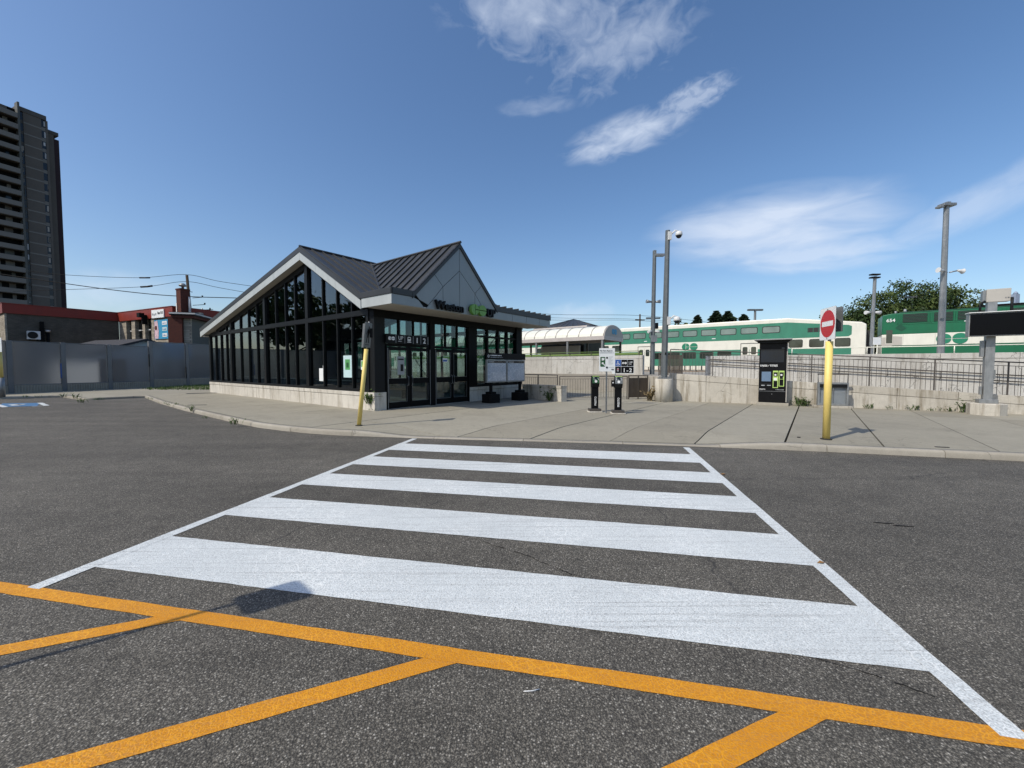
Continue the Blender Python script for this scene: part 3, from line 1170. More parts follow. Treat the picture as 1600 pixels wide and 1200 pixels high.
def glazed_side(xo, sgn, pane_mat, detail=True):
    """long glazed wall; xo is its outer face, sgn points inwards"""
    X = lambda a, b: (min(xo + sgn * a, xo + sgn * b), max(xo + sgn * a, xo + sgn * b))
    x0, x1 = X(.03, .17)
    MB().box(*X(.02, .20), .30, LY, .737, .84).build('bottom_frame', 'frame_dark', st)
    MB().box(*X(.015, .20), .36, LY, 3.38, 3.56).build('transom', 'frame_dark', st)
    M = fr((xo + sgn * .10, 0, 0), (0, 1, 0), (0, 0, 1))
    for i, y in enumerate(YM):
        w = .11 if y in COLS or y > 16 else .032
        d = (0.0, .26) if y in COLS else (.03, .17)
        MB().box(*X(*d), y - w, y + w, .84, 3.38).build('column' if y in COLS else 'mullion', 'frame_dark', st)
        tz = topz(y)
        if tz > 3.72:
            MB().box(*X(*d), y - w, y + w, 3.56, tz - .02).build('column' if y in COLS else 'mullion', 'frame_dark', st)
    for a, b in zip(YM, YM[1:]):
        wa = .11 if a in COLS else .032
        wb = .11 if b in COLS else .032
        p = [(a + wa, .84), (b - wb, .84), (b - wb, 3.38), (a + wa, 3.38)]
        MB().prism(p, M, -.008, .008).build('glass_pane', pane_mat, st)
        top = [(a + wa, 3.56), (b - wb, 3.56)]
        ys = sorted([yy for yy in ([a + wa, b - wb] + ([RY] if a + wa < RY < b - wb else []))], reverse=True)
        up = [(yy, topz(yy) - .02) for yy in ys if topz(yy) - .02 > 3.565]
        if len(up) >= 1:
            poly = clip_half(top + [(yy, topz(yy) - .02) for yy in ys], 0, 1, 3.56)
            if len(poly) >= 3 and area(poly) > .05:
                MB().prism(poly, M, -.008, .008).build('glass_pane', pane_mat, st)
    # raked head frame
    mb = MB()
    for a, b in ((0.68, RY), (RY, 15.3)):
        Mx = fr((xo + sgn * .10, 0, 0), (0, 1, 0), (0, 0, 1))
        mb.prism([(a, topz(a) - .04), (b, topz(b) - .04), (b, topz(b) + .16), (a, topz(a) + .16)], Mx, -.07, .08)
    mb.build('head_frame', 'frame_dark', st)


glazed_side(0, 1, 'glass_tinted')
glazed_side(LX, -1, 'glass_clear')
MB().box(.04, .46, .04, .33, .737, 3.60).build('corner_column', 'frame_dark', st, 0.01)
MB().box(.0, .06, .325, .46, .737, 3.60).build('corner_trim', 'frame_dark', st)
MB().box(.3, LX - .3, LY - .14, LY - .02, .74, 3.5).build('end_wall', 'siding_grey', st)

# entrance front (local y = 0)
H0, H1 = 2.33, 3.28
blk = 'black_steel'
MB().box(.02, LX, .03, .22, H1, 3.60).build('header', blk, st)
MB().box(.47, 4.60, .03, .16, H0, H0 + .09).build('door_head', blk, st)
MB().box(2.44, 2.69, .0, .24, .12, H1).build('column', blk, st, .008)
MB().box(4.57, 5.10, .0, .26, .737, H1).build('column', blk, st, .008)
MB().box(4.57, 4.615, .0, .26, .12, .735).build('door_jamb', blk, st)
MB().box(.465, .52, .0, .18, .12, H0).build('door_jamb', blk, st)
MB().box(7.95, LX + .02, -.02, .40, .737, 3.60).build('column', blk, st, .008)
for x in (1.05, 1.70, 3.30, 3.95):
    MB().box(x - .03, x + .03, .05, .15, H0 + .09, H1).build('mullion', blk, st)
for x0, x1 in ((.47, 1.02), (1.08, 1.67), (1.73, 2.44), (2.69, 3.27), (3.33, 3.92), (3.98, 4.57)):
    MB().box(x0, x1, .09, .105, H0 + .09, H1).build('glass_pane', 'glass_clear', st)
for x in (5.85, 6.60, 7.28):
    MB().box(x - .05, x + .05, .03, .2, .84, H1).build('mullion', blk, st)
xs = [5.10, 5.80, 5.90, 6.55, 6.65, 7.23, 7.33, 7.95]
for x0, x1 in zip(xs[::2], xs[1::2]):
    MB().box(x0, x1, .09, .105, .84, H1).build('glass_pane', 'glass_clear', st)
MB().box(4.62, 7.95, .02, .22, .737, .84).build('bottom_frame', blk, st)
MB().box(5.10, 7.95, .02, .18, 2.92, 3.0).build('transom', blk, st)
# slim white line on the door jambs
for x in (.53, 2.42, 2.71):
    MB().box(x - .008, x + .008, -.012, .0, .16, 2.26).build('hinge_strip', 'galvanised', st)


def door_leaf(x0, x1, swing):
    """one glazed leaf; swing = side of its pull handle"""
    d = MB()
    s = .075
    d.box(x0, x0 + s, .04, .10, .15, 2.31).box(x1 - s, x1, .04, .10, .15, 2.31)
    d.box(x0 + s, x1 - s, .04, .10, .15, .36).box(x0 + s, x1 - s, .04, .10, 1.00, 1.20).box(x0 + s, x1 - s, .04, .10, 2.19, 2.31)
    o = d.build('door', blk, st, .004)
    MB().box(x0 + s, x1 - s, .065, .077, .36, 1.00).build('glass_pane', 'glass_clear', o)
    MB().box(x0 + s, x1 - s, .065, .077, 1.20, 2.19).build('glass_pane', 'glass_clear', o)
    hx = x1 - .05 if swing > 0 else x0 + .05
    MB().tube([(hx, .04, .92), (hx, -.035, .95), (hx, -.035, 1.25), (hx, .04, 1.28)], .014, n=8).build('handle', 'galvanised', o)
    MB().box(x0 + s + .02, x1 - s - .02, .10, .13, 1.05, 1.10).build('push_bar', 'galvanised', o)
    # pale strips imitating reflections along the pane edges
    mb = MB()
    for z0, z1 in ((.36, 1.0), (1.2, 2.19)):
        mb.box(x0 + s, x0 + s + .008, .036, .041, z0, z1).box(x1 - s - .008, x1 - s, .036, .041, z0, z1).box(x0 + s, x1 - s, .036, .041, z0, z0 + .008)
    mb.build('reflection_strip', 'galvanised', o)
    return o


door_leaf(.53, 1.44, 1)
door_leaf(1.52, 2.42, -1)
door_leaf(2.71, 3.62, 1)
door_leaf(3.64, 4.55, -1)
MB().box(1.445, 1.515, .05, .09, .15, 2.3).build('door_stile', blk, st)

# overhead direction sign band
band_s = MB().box(.42, 2.30, -.10, .02, 2.42, 2.74).build('sign_band', 'black_plastic', st, .006)
MF = lambda x, z: FRONT(x, -.103, z)
for x in (.80, 1.18, 1.55, 1.90, 2.24):
    MB().box(x - .008, x + .008, -.106, -.10, 2.44, 2.72).build('divider', 'grey_print', band_s)
round_mark(MF(.62, 2.59), .065, band_s, 'white_print', 'emblem', .10, .004)
text('UP', .19, MF(.90, 2.56), band_s, sx=.9)
text('EXPRESS', .04, MF(.90, 2.49), band_s)
MB().prism(rrect(1.30, 1.44, 2.52, 2.68, .03), fr((0, -.103, 0), (1, 0, 0), (0, 0, 1)), 0, .004).prism([(1.28, 2.48), (1.46, 2.48), (1.46, 2.50), (1.28, 2.50)], fr((0, -.103, 0), (1, 0, 0), (0, 0, 1)), 0, .004).build('train_symbol', 'white_print', band_s)
MB().prism([(1.325, 2.60), (1.415, 2.60), (1.415, 2.65), (1.325, 2.65)], fr((0, -.108, 0), (1, 0, 0), (0, 0, 1)), 0, .003).prism(disc(1.34, 2.56, .012, 8), fr((0, -.108, 0), (1, 0, 0), (0, 0, 1)), 0, .003).prism(disc(1.40, 2.56, .012, 8), fr((0, -.108, 0), (1, 0, 0), (0, 0, 1)), 0, .003).build('train_symbol', 'black_plastic', band_s)
text('1', .27, MF(1.66, 2.48), band_s, bold=.02)
text('2', .27, MF(2.00, 2.48), band_s, bold=.02)

# ceiling soffit, fascias, canopy
so = 3.55
for k, (a, b) in enumerate(((RX0 + .02, 2.0), (2.0, 4.3), (4.3, 6.6), (6.6, RX1 - .02))):
    MB().box(a + .004, b - .004, -1.31, .03, so, so + .05).build('soffit_panel', 'soffit_panel', st)
MB().box(RX0 + .03, RX1 - .03, -1.29, .36, so + .06, 4.02).build('canopy_core', 'black_matte', st)
# left return fascia
MB().box(RX0 - .005, RX0 + .02, -1.33, .30, 3.56, 3.87).build('fascia_panel', 'fascia_panel', st)
MB().box(RX0 - .03, RX0 + .05, -1.36, .36, 3.872, 4.06).build('roof_edge', 'roof_metal', st, .01)

MG = fr((0, -1.31, 0), (1, 0, 0), (0, 0, 1))
CX, GA = 2.70, 5.93
rk_ = lambda x: GA - .976 * abs(CX - x)
pans = [[(RX0, 3.555), (RX0, 3.87), (.58, 3.87), (.80, 3.80), (1.06, 3.555)],
        [(1.10, 3.555), (.84, 3.81), (.62, 3.885), (1.50, rk_(1.5)), (1.88, 4.40)],
        [(1.50, rk_(1.5)), (CX, GA), (CX, 5.10), (1.88, 4.40)],
        [(1.88, 4.40), (CX, 5.10), (CX, 3.555), (1.88, 3.555)],
        [(1.10, 3.555), (1.88, 4.40), (1.88, 3.555)]]
mir = lambda p: [(2 * CX - x, z) for x, z in p]
pans += [mir(p) for p in pans[1:]]
pans += [[(4.34, 3.555), (4.60, 3.81), (4.82, 3.87), (5.9, 3.87), (5.9, 3.555)], [(5.9, 3.555), (5.9, 3.87), (6.95, 3.87), (6.95, 3.555)],
         [(6.95, 3.555), (6.95, 3.87), (8.0, 3.87), (8.0, 3.555)], [(8.0, 3.555), (8.0, 3.87), (RX1, 3.87), (RX1, 3.555)]]


def inset(poly, d):
    cx = sum(p[0] for p in poly) / len(poly)
    n = len(poly)
    if sum(poly[i][0] * poly[(i + 1) % n][1] - poly[(i + 1) % n][0] * poly[i][1] for i in range(n)) < 0:
        poly = poly[::-1]
    out = poly
    res = poly
    for i in range(n):
        a, b = poly[i], poly[(i + 1) % n]
        L = math.hypot(b[0] - a[0], b[1] - a[1])
        nx, ny = -(b[1] - a[1]) / L, (b[0] - a[0]) / L
        res = clip_half(res, nx, ny, nx * a[0] + ny * a[1] + d)
    return res


for p in pans:
    q = inset(p, .009)
    if len(q) > 2:
        MB().prism(q, MG, 0, .022).build('gable_panel', 'gable_panel', st)
MB().prism([(.45, 3.875), (CX, GA + .10), (4.95, 3.875)], MG, -.08, -.004).build('gable_backing', 'black_matte', st)
# front roof edge, both sides of the gable
MB().box(RX0 - .03, .62, -1.36, -1.30, 3.872, 4.06).build('roof_edge', 'roof_metal', st, .008)
MB().box(4.78, RX1 + .03, -1.36, -1.30, 3.872, 4.08).build('roof_edge', 'roof_metal', st, .008)
# raked edges of the entrance gable
for s in (-1, 1):
    p = [(CX, GA + .0), (CX, GA + .17), (CX + s * 2.16, GA + .17 - .976 * 2.16), (CX + s * 2.16, GA - .976 * 2.16)]
    MB().prism(p, MG, -.03, .06).build('rake_trim', 'roof_metal', st)


def roof_plane(poly, M, step, x0, name='roof_panel', mat='roof_metal', seam_h=.05, seam_w=.022):
    """standing-seam sheets running along the frame's y axis"""
    lo = min(p[0] for p in poly)
    hi = max(p[0] for p in poly)
    k0 = math.floor((lo - x0) / step)
    x = x0 + k0 * step
    while x < hi:
        q = clip_box(poly, x + .004, x + step - .004, -100, 100)
        if len(q) >= 3 and area(q) > .01:
            o = MB().prism(q, M, -.03, 0).build(name, mat, st)
            r = clip_box(poly, x - seam_w / 2 + .004, x + seam_w / 2 + .004, -100, 100)
            if len(r) >= 3:
                MB().prism(r, M, .0012, seam_h).build('seam', mat, o)
        x += step


RT = 6.33          # ridge height
# front slope of the main roof (minus the part covered by the entrance gable)
s1 = .547
n1 = math.hypot(1, s1)
Mfront = fr((0, RY, RT), (1, 0, 0), (0, 1 / n1, s1 / n1))      # y up the slope, 0 at the ridge
Lf = (RY - .36) * n1
gz = GA + .17                                                     # ridge of the entrance gable
# valley: entrance roof z = gz - .976|x-CX| ; main z = RT + s1*(y-RY)
yv = lambda z: (RY + (z - RT) / s1 - RY) * n1
zf = RT - s1 * (RY - .36)
xv = lambda z: (gz - z) / .976
ytop = yv(gz)
left_poly = [(RX0, -Lf), (CX - xv(zf), -Lf), (CX, ytop), (CX, 0), (RX0, 0)]
right_poly = [(CX + xv(zf), -Lf), (RX1, -Lf), (RX1, 0), (CX, 0), (CX, ytop)]
roof_plane(left_poly, Mfront, .44, RX0)
roof_plane(right_poly, Mfront, .44, RX0)
# back slope
s2 = .197
n2 = math.hypot(1, s2)
Mback = fr((0, RY, RT), (-1, 0, 0), (0, -1 / n2, s2 / n2))
Lb = (17.05 - RY) * n2
roof_plane([(-RX1, -Lb), (-RX0, -Lb), (-RX0, 0), (-RX1, 0)], Mback, .44, 0)
# entrance gable roof: two slopes with seams running down from its ridge
n3 = math.hypot(1, .976)
yr = RY + (gz - RT) / s1              # where its ridge dies into the main slope
for s in (-1, 1):
    # frame x along local y (depth), frame y up the slope
    M3 = fr((CX, -1.37, gz), (0, -s * -1 if s < 0 else 1, 0), (-s / n3, 0, .976 / n3)) if False else None
    ex = (0, -1, 0) if s < 0 else (0, 1, 0)
    M3 = fr((CX, 0, gz), ex, (-s / n3, 0, .976 / n3))
    Ls = (gz - zf) / .976 * n3
    yf = .36
    pts = [(-1.37, 0), (-1.37, -Ls), (yf, -Ls), (yr, 0)]
    pts = [(-a if s < 0 else a, b) for a, b in pts]
    roof_plane(pts, M3, .47, 0, seam_h=.055)
# flat canopy top either side
MB().box(RX0 - .02, CX - 2.12, -1.34, .40, 4.03, 4.055).build('canopy_roof', 'roof_metal', st)
MB().box(CX + 2.12, RX1 + .02, -1.34, .40, 4.03, 4.075).build('canopy_roof', 'roof_metal', st)
for k in range(10):
    x = 4.98 + k * .44
    MB().box(x - .016, x + .016, -1.365, .42, 4.076, 4.15).build('seam', 'roof_metal', st)
for k in range(2):
    x = -.1 + k * .44
    MB().box(x - .016, x + .016, -1.365, .42, 4.056, 4.085).build('seam', 'roof_metal', st)
# ridge caps and valleys
MB().tube([(RX0 - .02, RY, RT + .03), (RX1 + .02, RY, RT + .03)], .05, n=6, smooth=False).build('ridge_cap', 'roof_metal', st)
MB().tube([(CX, -1.40, gz + .03), (CX, yr + .1, gz + .03)], .05, n=6, smooth=False).build('ridge_cap', 'roof_metal', st)
for s in (-1, 1):
    MB().tube([(CX, yr, gz + .01), (CX + s * xv(zf), .36, zf + .01)], .05, n=6, smooth=False).build('valley_flashing', 'roof_metal', st)
# raked fascia on both gable ends
for xo, s in ((RX0, -1), (RX1, 1)):
    ft = lambda y: 6.13 - (.547 * (RY - y) if y < RY else .197 * (y - RY))
    Ms = fr((xo, 0, 0), (0, -s, 0), (0, 0, 1)) if False else fr((xo, 0, 0), (0, 1, 0), (0, 0, 1))
    cuts = [.33, 1.9, 3.3, RY, 6.9, 9.2, 11.6, 14.2, 17.05]
    for a, b in zip(cuts, cuts[1:]):
        a2, b2 = a + .004, b - .004
        MB().prism([(a2, ft(a2) - .30), (b2, ft(b2) - .30), (b2, ft(b2)), (a2, ft(a2))], Ms, -.012, .016).build('fascia_panel', 'fascia_panel', st)
        MB().prism([(a, ft(a) + .002), (b, ft(b) + .002), (b, ft(b) + .20), (a, ft(a) + .20)], Ms, -.03, .03).build('roof_edge', 'roof_metal', st)
    inx = .45 if s < 0 else -.45
    for a, b in ((.33, RY), (RY, 17.05)):
        mb = MB()
        z = lambda y: ft(y) - .285
        x0, x1 = (xo + .02, xo + inx) if s < 0 else (xo + inx, xo - .02)
        mb.quad((x0, a, z(a)), (x1, a, z(a)), (x1, b, z(b)), (x0, b, z(b)))
        mb.quad((x0, a, z(a) + .03), (x0, b, z(b) + .03), (x1, b, z(b) + .03), (x1, a, z(a) + .03))
        mb.build('rake_soffit', 'soffit_panel', st)
# eave at the back
MB().box(RX0, RX1, 17.02, 17.06, 3.40, 3.84).build('fascia_panel', 'fascia_panel', st)
MB().box(RX0 + .05, RX1 - .05, 16.5, 17.02, 3.38, 3.42).build('rake_soffit', 'soffit_panel', st)
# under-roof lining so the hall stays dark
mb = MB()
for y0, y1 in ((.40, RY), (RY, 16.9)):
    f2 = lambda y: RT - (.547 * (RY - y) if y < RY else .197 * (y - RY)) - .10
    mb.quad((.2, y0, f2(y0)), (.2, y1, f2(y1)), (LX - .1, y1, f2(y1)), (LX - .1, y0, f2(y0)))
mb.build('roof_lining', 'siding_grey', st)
MB().tube([(.3, 11.3, 4.7), (.3, 11.3, 5.1), (.3, 11.3, 5.32)], .09, n=10).build('vent_pipe', 'roof_metal', st)
# wall plate joining canopy and hall
MB().box(.1, LX - .1, .05, .20, 3.60, 4.0).build('header', 'black_matte', st)

# sign letters
ML = lambda x, z: FRONT(x, -1.345, z)
text('Weston', .42, ML(1.47, 3.60), st, 'lettering', 'black_plastic', .10, .022, sx=.98)
lg = round_mark(ML(3.60, 3.775), .205, st, 'logo_green', 'emblem', .07, .13)
MB().prism(rrect(3.15, 4.05, 3.70, 3.85, .03), fr((0, -1.335, 0), (1, 0, 0), (0, 0, 1)), 0, .02).build('emblem_bracket', 'black_plastic', st)
text('UP', .42, ML(4.10, 3.60), st, 'lettering', 'black_plastic', .12, .028, sx=1.0)

# inside: handrail, bracing, benches
MB().tube([(.62, .9, 1.07), (.62, 16.2, 1.07)], .022, n=8).build('handrail', 'sign_white', st)
for y in (1.2, 4.7, 8.2, 11.7, 15.2):
    MB().tube([(.62, y, .13), (.62, y, 1.07)], .02, n=8).build('rail_post', 'galvanised', st)
for a, b in (((1.0, 8.9, .2), (1.0, 11.2, 3.4)), ((1.0, 9.6, 3.4), (1.0, 8.0, .8)), ((7.9, 1.0, .8), (7.9, 3.6, 3.4)), ((7.9, 3.6, .8), (7.9, 1.0, 3.4)), ((7.6, 6.0, .8), (7.6, 8.6, 3.4))):
    MB().tube([a, b], .02, n=6).build('brace', 'galvanised', st)
for y in (3.5, 9.5):
    b = MB().box(3.8, 4.3, y, y + 1.8, .53, .58)
    b.build('bench_seat', 'wood_fence', st, .01)
    MB().box(3.9, 4.2, y + .1, y + .2, .13, .53).box(3.9, 4.2, y + 1.6, y + 1.7, .13, .53).build('bench_leg', blk, st)


def poster_at(name, label, cat, x0, x1, z0, z1, mat, plane='side', parts=()):
    """flat print taped on the glazing; plane side: along local y on the long wall"""
    if plane == 'side':
        M = fr((.084, 0, 0), (0, -1, 0), (0, 0, 1))
        T = lambda a: -a
        x0, x1 = -x1, -x0
        parts = [(-b, -a, c, d, m_) for a, b, c, d, m_ in parts]
        W = Matrix.Translation((A0.x, A0.y, 0)) @ Matrix.Rotation(QA, 4, 'Z')
    else:
        M = fr((0, .034, 0), (1, 0, 0), (0, 0, 1))
        W = Matrix.Translation((A0.x, A0.y, 0)) @ Matrix.Rotation(QA, 4, 'Z')
    t = thing(name, label, cat, (A0.x, A0.y, 0), QA)
    MB().prism([(x0, z0), (x1, z0), (x1, z1), (x0, z1)], M, 0, .004).build('sheet', mat, t)
    for i, (a, b, c, d, m_) in enumerate(parts):
        MB().prism([(a, c), (b, c), (b, d), (a, d)], M, .005 + i * .001, .006 + i * .001).build('print', m_, t)
    return t


poster_at('poster', 'pale blue framed poster with green picture taped on the long window wall', 'poster', 1.50, 2.06, 1.22, 2.02, 'poster_cyan', 'side',
          [(1.62, 1.94, 1.50, 1.88, 'poster_green'), (1.70, 1.86, 1.58, 1.76, 'poster_dark_green')])
poster_at('notice', 'small green and white notice on the window nearest the corner column', 'notice', .62, .92, 1.50, 1.83, 'sign_white', 'side',
          [(.64, .90, 1.60, 1.81, 'poster_green')])
poster_at('notice', 'tall white notice, lower left of three sheets on the window', 'notice', 3.55, 3.85, 1.05, 1.55, 'sign_white')
poster_at('notice', 'narrow white notice, topmost of three sheets on the window', 'notice', 3.46, 3.56, 1.36, 1.66, 'sign_white')
poster_at('notice', 'small white notice at the lower right of three sheets on the window', 'notice', 3.48, 3.545, 1.03, 1.27, 'sign_white')
poster_at('notice', 'grey notice with a dark picture on the leftmost glass door', 'notice', .95, 1.25, 1.33, 1.98, 'grey_print', 'front', [(1.08, 1.20, 1.45, 1.70, 'black_plastic'), (.98, 1.22, 1.85, 1.9, 'black_plastic')])
poster_at('notice', 'blue and white notice on the third glass door', 'notice', 3.10, 3.36, 1.80, 1.95, 'sign_white', 'front', [(3.12, 3.34, 1.82, 1.89, 'sign_blue')])


# ------------------------------------------------------------------ retaining walls, ramp, platform
def wall_run(name, label, a, b, za, zb, thick, nseg, z0=-.05, mat='wall_concrete', cap=0.0, seg_name='wall_panel', cap_h=.14, courses=0):
    """straight concrete wall made of cast panels; local x from a to b, its face on local -y"""
    a, b = Vector(a), Vector(b)
    L = (b - a).length
    t = thing(name, label, 'wall', (a.x, a.y, 0), math.atan2(b.y - a.y, b.x - a.x))
    M = fr((0, 0, 0), (1, 0, 0), (0, 0, 1))
    for k in range(nseg):
        x0, x1 = L * k / nseg + .005, L * (k + 1) / nseg - .005
        h0, h1 = za + (zb - za) * x0 / L, za + (zb - za) * x1 / L
        MB().prism([(x0, z0), (x1, z0), (x1, h1 - cap_h - .012), (x0, h0 - cap_h - .012)], M, -thick, 0).build(seg_name, mat, t, .008)
        MB().prism([(x0 + .003, h0 - cap_h), (x1 - .003, h1 - cap_h), (x1 - .003, h1), (x0 + .003, h0)], M, -thick - .01, cap).build('coping', mat, t, .01)
    MB().prism([(.01, z0), (L - .01, z0), (L - .01, zb - .04), (.01, za - .04)], M, -thick + .03, -.03).build('core', mat, t)
    return t


def railing(name, label, pts, h, zf, spacing=.125, post=1.55, group=None, mat='rail_brown', top2=None, bal_lo=.10, bal_hi=.12, cat='railing'):
    """steel railing along a polyline; zf gives the height of what it stands on"""
    a, b = Vector(pts[0]), Vector(pts[1])
    L = (b - a).length
    t = thing(name, label, cat, (a.x, a.y, 0), math.atan2(b.y - a.y, b.x - a.x), group)
    zz = lambda x: zf[0] + (zf[1] - zf[0]) * x / L
    n = max(1, round(L / post))
    pm = MB().box(-.017, .017, -.017, .017, 0, h).mesh('post', [mat])
    for k in range(n + 1):
        o = link('post', pm, t)
        o.location = (L * k / n, 0, zz(L * k / n))
    MB().tube([(0, 0, zz(0) + h), (L, 0, zz(L) + h)], .020, n=8).build('top_rail', mat, t)
    for dz in [h - bal_hi] + ([bal_lo] if bal_lo else []) + (top2 or []):
        MB().tube([(0, 0, zz(0) + dz), (L, 0, zz(L) + dz)], .010, n=6).build('rail', mat, t)
    bm_ = MB().box(-.0055, .0055, -.0055, .0055, bal_lo, h - bal_hi).mesh('baluster', [mat])
    x = spacing
    while x < L - .02:
        if min(abs(x - L * k / n) for k in range(n + 1)) > .04:
            o = link('baluster', bm_, t)
            o.location = (x, 0, zz(x))
        x += spacing
    return t


W1E = W1A + W1D * 13.5
w1 = wall_run('ramp_wall', 'low stained concrete retaining wall sloping down behind the ticket machine', W1A, W1E, 1.33, .50, .26, 9, cap=0.012, cap_h=.26)
railing('ramp_railing', 'brown steel railing on the low sloping concrete wall behind the ticket machine', (W1A + W1N * .14 + W1D * .05, W1E + W1N * .14), 1.05, (1.33, .50), .128, 1.62, bal_lo=.0)
# ramp between the walls
rp = MB()
r0, r1 = W1A + W1N * .27, W1E + W1N * .27
r2, r3 = W1E + W1N * 2.4, W1A + W1N * 2.4
rp.quad((*r0, 1.15), (*r1, .12), (*r2, .12), (*r3, 1.15))
rp.build('ramp_floor', 'platform_concrete', None, kind='structure')
W2A = W1A + W1N * 2.4 + W1D * 1.3
W2E = W2A + W1D * 16
w2 = wall_run('platform_wall', 'tall concrete wall with flat coping behind the sloping ramp, below the train', W2A, W2E, 2.12, 2.12, .25, 8, mat='wall_pale', cap=.015, cap_h=.20)
hr = thing('handrail', 'brown double handrail fixed along the tall wall behind the sloping ramp', 'handrail', (*(W2A - W1N * .08), 0), math.atan2(W1D.y, W1D.x))
for dz in (0.92, .70):
    MB().tube([(.2, 0, 1.05 + dz), (3.5, 0, .83 + dz), (13.0, 0, .17 + dz)], .02, n=8).build('rail', 'rail_brown', hr)
for k in range(9):
    x = .5 + k * 1.5
    z = 1.05 - max(0, x - .2) * .068
    MB().tube([(x, .08, z + .62), (x, -.0, z + .66), (x, 0, z + .92)], .012, n=6).build('bracket', 'rail_brown', hr)

# left platform wall below the curved canopy
u1 = Vector((math.cos(rad(142.7)), math.sin(rad(142.7))))
un = Vector((u1.y, -u1.x))           # away from the viewer
W3E = Vector((7.70, 23.4))
W3A = W3E + u1 * 22
w3 = wall_run('platform_wall', 'pale cracked concrete platform wall below the curved canopy', W3A, W3E, 2.3, 2.3, .3, 7, mat='wall_pale', cap=.015, cap_h=.20)
pl = thing('platform_railing', 'low green railing on top of the concrete wall under the curved canopy', 'railing', (*W3A, 0), math.atan2(-u1.y, -u1.x))
for dz in (.06, .26):
    MB().tube([(0, .12, 2.3 + dz), (21.9, .12, 2.3 + dz)], .022, n=6).build('rail', 'green_rail_plate', pl)
for k in range(15):
    MB().box(k * 1.55, k * 1.55 + .04, .10, .14, 2.3, 2.57).build('post', 'rail_brown', pl)
MB().box(0, 21.9, .15, .165, 2.32, 2.46).build('kick_plate', 'green_rail_plate', pl)

# platform body up to the track edge; track side line
TH = Vector((24.1, 34.9))
td = Vector((math.cos(rad(-37.6)), math.sin(rad(-37.6))))
tn = Vector((-td.y, td.x))
T = lambda t_, d_=0.0: TH + td * t_ + tn * d_
e0, e1 = T(-62, -.12), T(36, -.12)
pf = MB()
poly = [W3A, W3E + Vector((.05, -.2)), W1A + W1N * .3, W1A + W1N * 2.4, W2A + W1N * .28, W2E + W1N * .28, e1, e0]
b0 = len(pf.v)
for z in (1.15, -.02):
    for p in poly:
        pf.v.append(Vector((p.x, p.y, z)))
n_ = len(poly)
pf.face(list(range(n_)))
for i in range(n_):
    j = (i + 1) % n_
    pf.face([i, n_ + i, n_ + j, j])
pf.build('platform', 'platform_concrete', None, kind='structure')
ed = thing('platform_edge', None, None, (*T(-62, -.12), 0), rad(-37.6))
ed['kind'] = 'structure'
for k in range(40):
    MB().box(k * 2.4 + .01, k * 2.4 + 2.39, -.62, -.01, 1.151, 1.165).build('tactile_tile', 'rust_orange', ed)
tb = MB()
q = [T(-140, -.2), T(90, -.2), T(90, 9), T(-140, 9)]
tb.quad(*[(p.x, p.y, .70) for p in q])
tb.quad(*[(p.x, p.y, z) for p, z in ((T(-140, -.2), -.02), (T(90, -.2), -.02), (T(90, -.2), .70), (T(-140, -.2), .70))])
tb.build('track_bed', 'ballast', None, kind='structure')
for d_ in (.75, 2.19):
    MB().box(0, 200, -.035, .035, .70, .86).build('rail_track', 'rust_orange', None, kind='structure')
    o = C.objects[-1]
    o.location = (*T(-120, d_), 0)
    o.rotation_euler = (0, 0, rad(-37.6))

# low wall beside the station corner, lower ramp railing, brown gate panels
lwA, lwE = Vector((0.50, 19.35)), Vector((2.10, 16.85))
wall_run('low_wall', 'short low concrete wall between the map stand and the ramp railing', lwA, lwE, .76, .80, .30, 2, cap=.012, cap_h=.13)
railing('ramp_railing', 'brown steel railing along the lower ramp behind the two card readers', (Vector((2.16, 17.95)), Vector((5.30, 18.25))), 1.06, (.12, .12), .12, 1.5)
railing('ramp_railing', 'short brown railing on the low concrete wall beside the map stand', (Vector((.42, 19.55)), Vector((2.05, 17.95))), .62, (.62, .62), .12, 1.5)
gp = thing('gate', 'brown slatted steel gate standing left of the concrete lamp base', 'gate', (5.36, 18.2, .12), math.atan2(.35, 1.0))
for k in range(3):
    MB().box(k * .52 - .02, k * .52 + .02, -.02, .02, 0, 1.08).build('post', 'rail_brown', gp)
MB().box(-.02, 1.06, -.02, .02, 1.06, 1.10).build('top_rail', 'rail_brown', gp)
for k in range(2):
    x0 = k * .52 + .03
    for j in range(12):
        MB().box(x0 + j * .039, x0 + j * .039 + .034, -.008, .008, .08, .98).build('slat', 'perforated_brown', gp)
g2 = thing('gate', 'dark brown slatted screen on the wall top left of the tall camera pole', 'gate', (*(W1A + W1N * .9 - W1D * .55), 1.2), rad(-20))
for k in range(3):
    MB().box(k * .50 - .02, k * .50 + .02, -.02, .02, 0, 1.05).build('post', 'rail_brown', g2)
MB().box(-.02, 1.02, -.02, .02, 1.03, 1.07).build('top_rail', 'rail_brown', g2)
for k in range(2):
    x0 = k * .50 + .03
    for j in range(11):
        MB().box(x0 + j * .041, x0 + j * .041 + .036, -.008, .008, .03, .96).build('slat', 'perforated_brown', g2)
MB().box(W1A.x - .42, W1A.x + .02, W1A.y - .05, W1A.y + 1.6, -.05, 1.17).build('wall_return', 'wall_concrete', w1, .01)
w1.children[-1].matrix_parent_inverse = w1.matrix_world.inverted() if False else Matrix.Identity(4)
o = [x for x in C.objects if x.name.startswith('wall_return')][-1]
o.parent = None
o.data.transform((Matrix.Translation((W1A.x, W1A.y, 0)) @ Matrix.Rotation(math.atan2(W1D.y, W1D.x), 4, 'Z')).inverted())
o.parent = w1

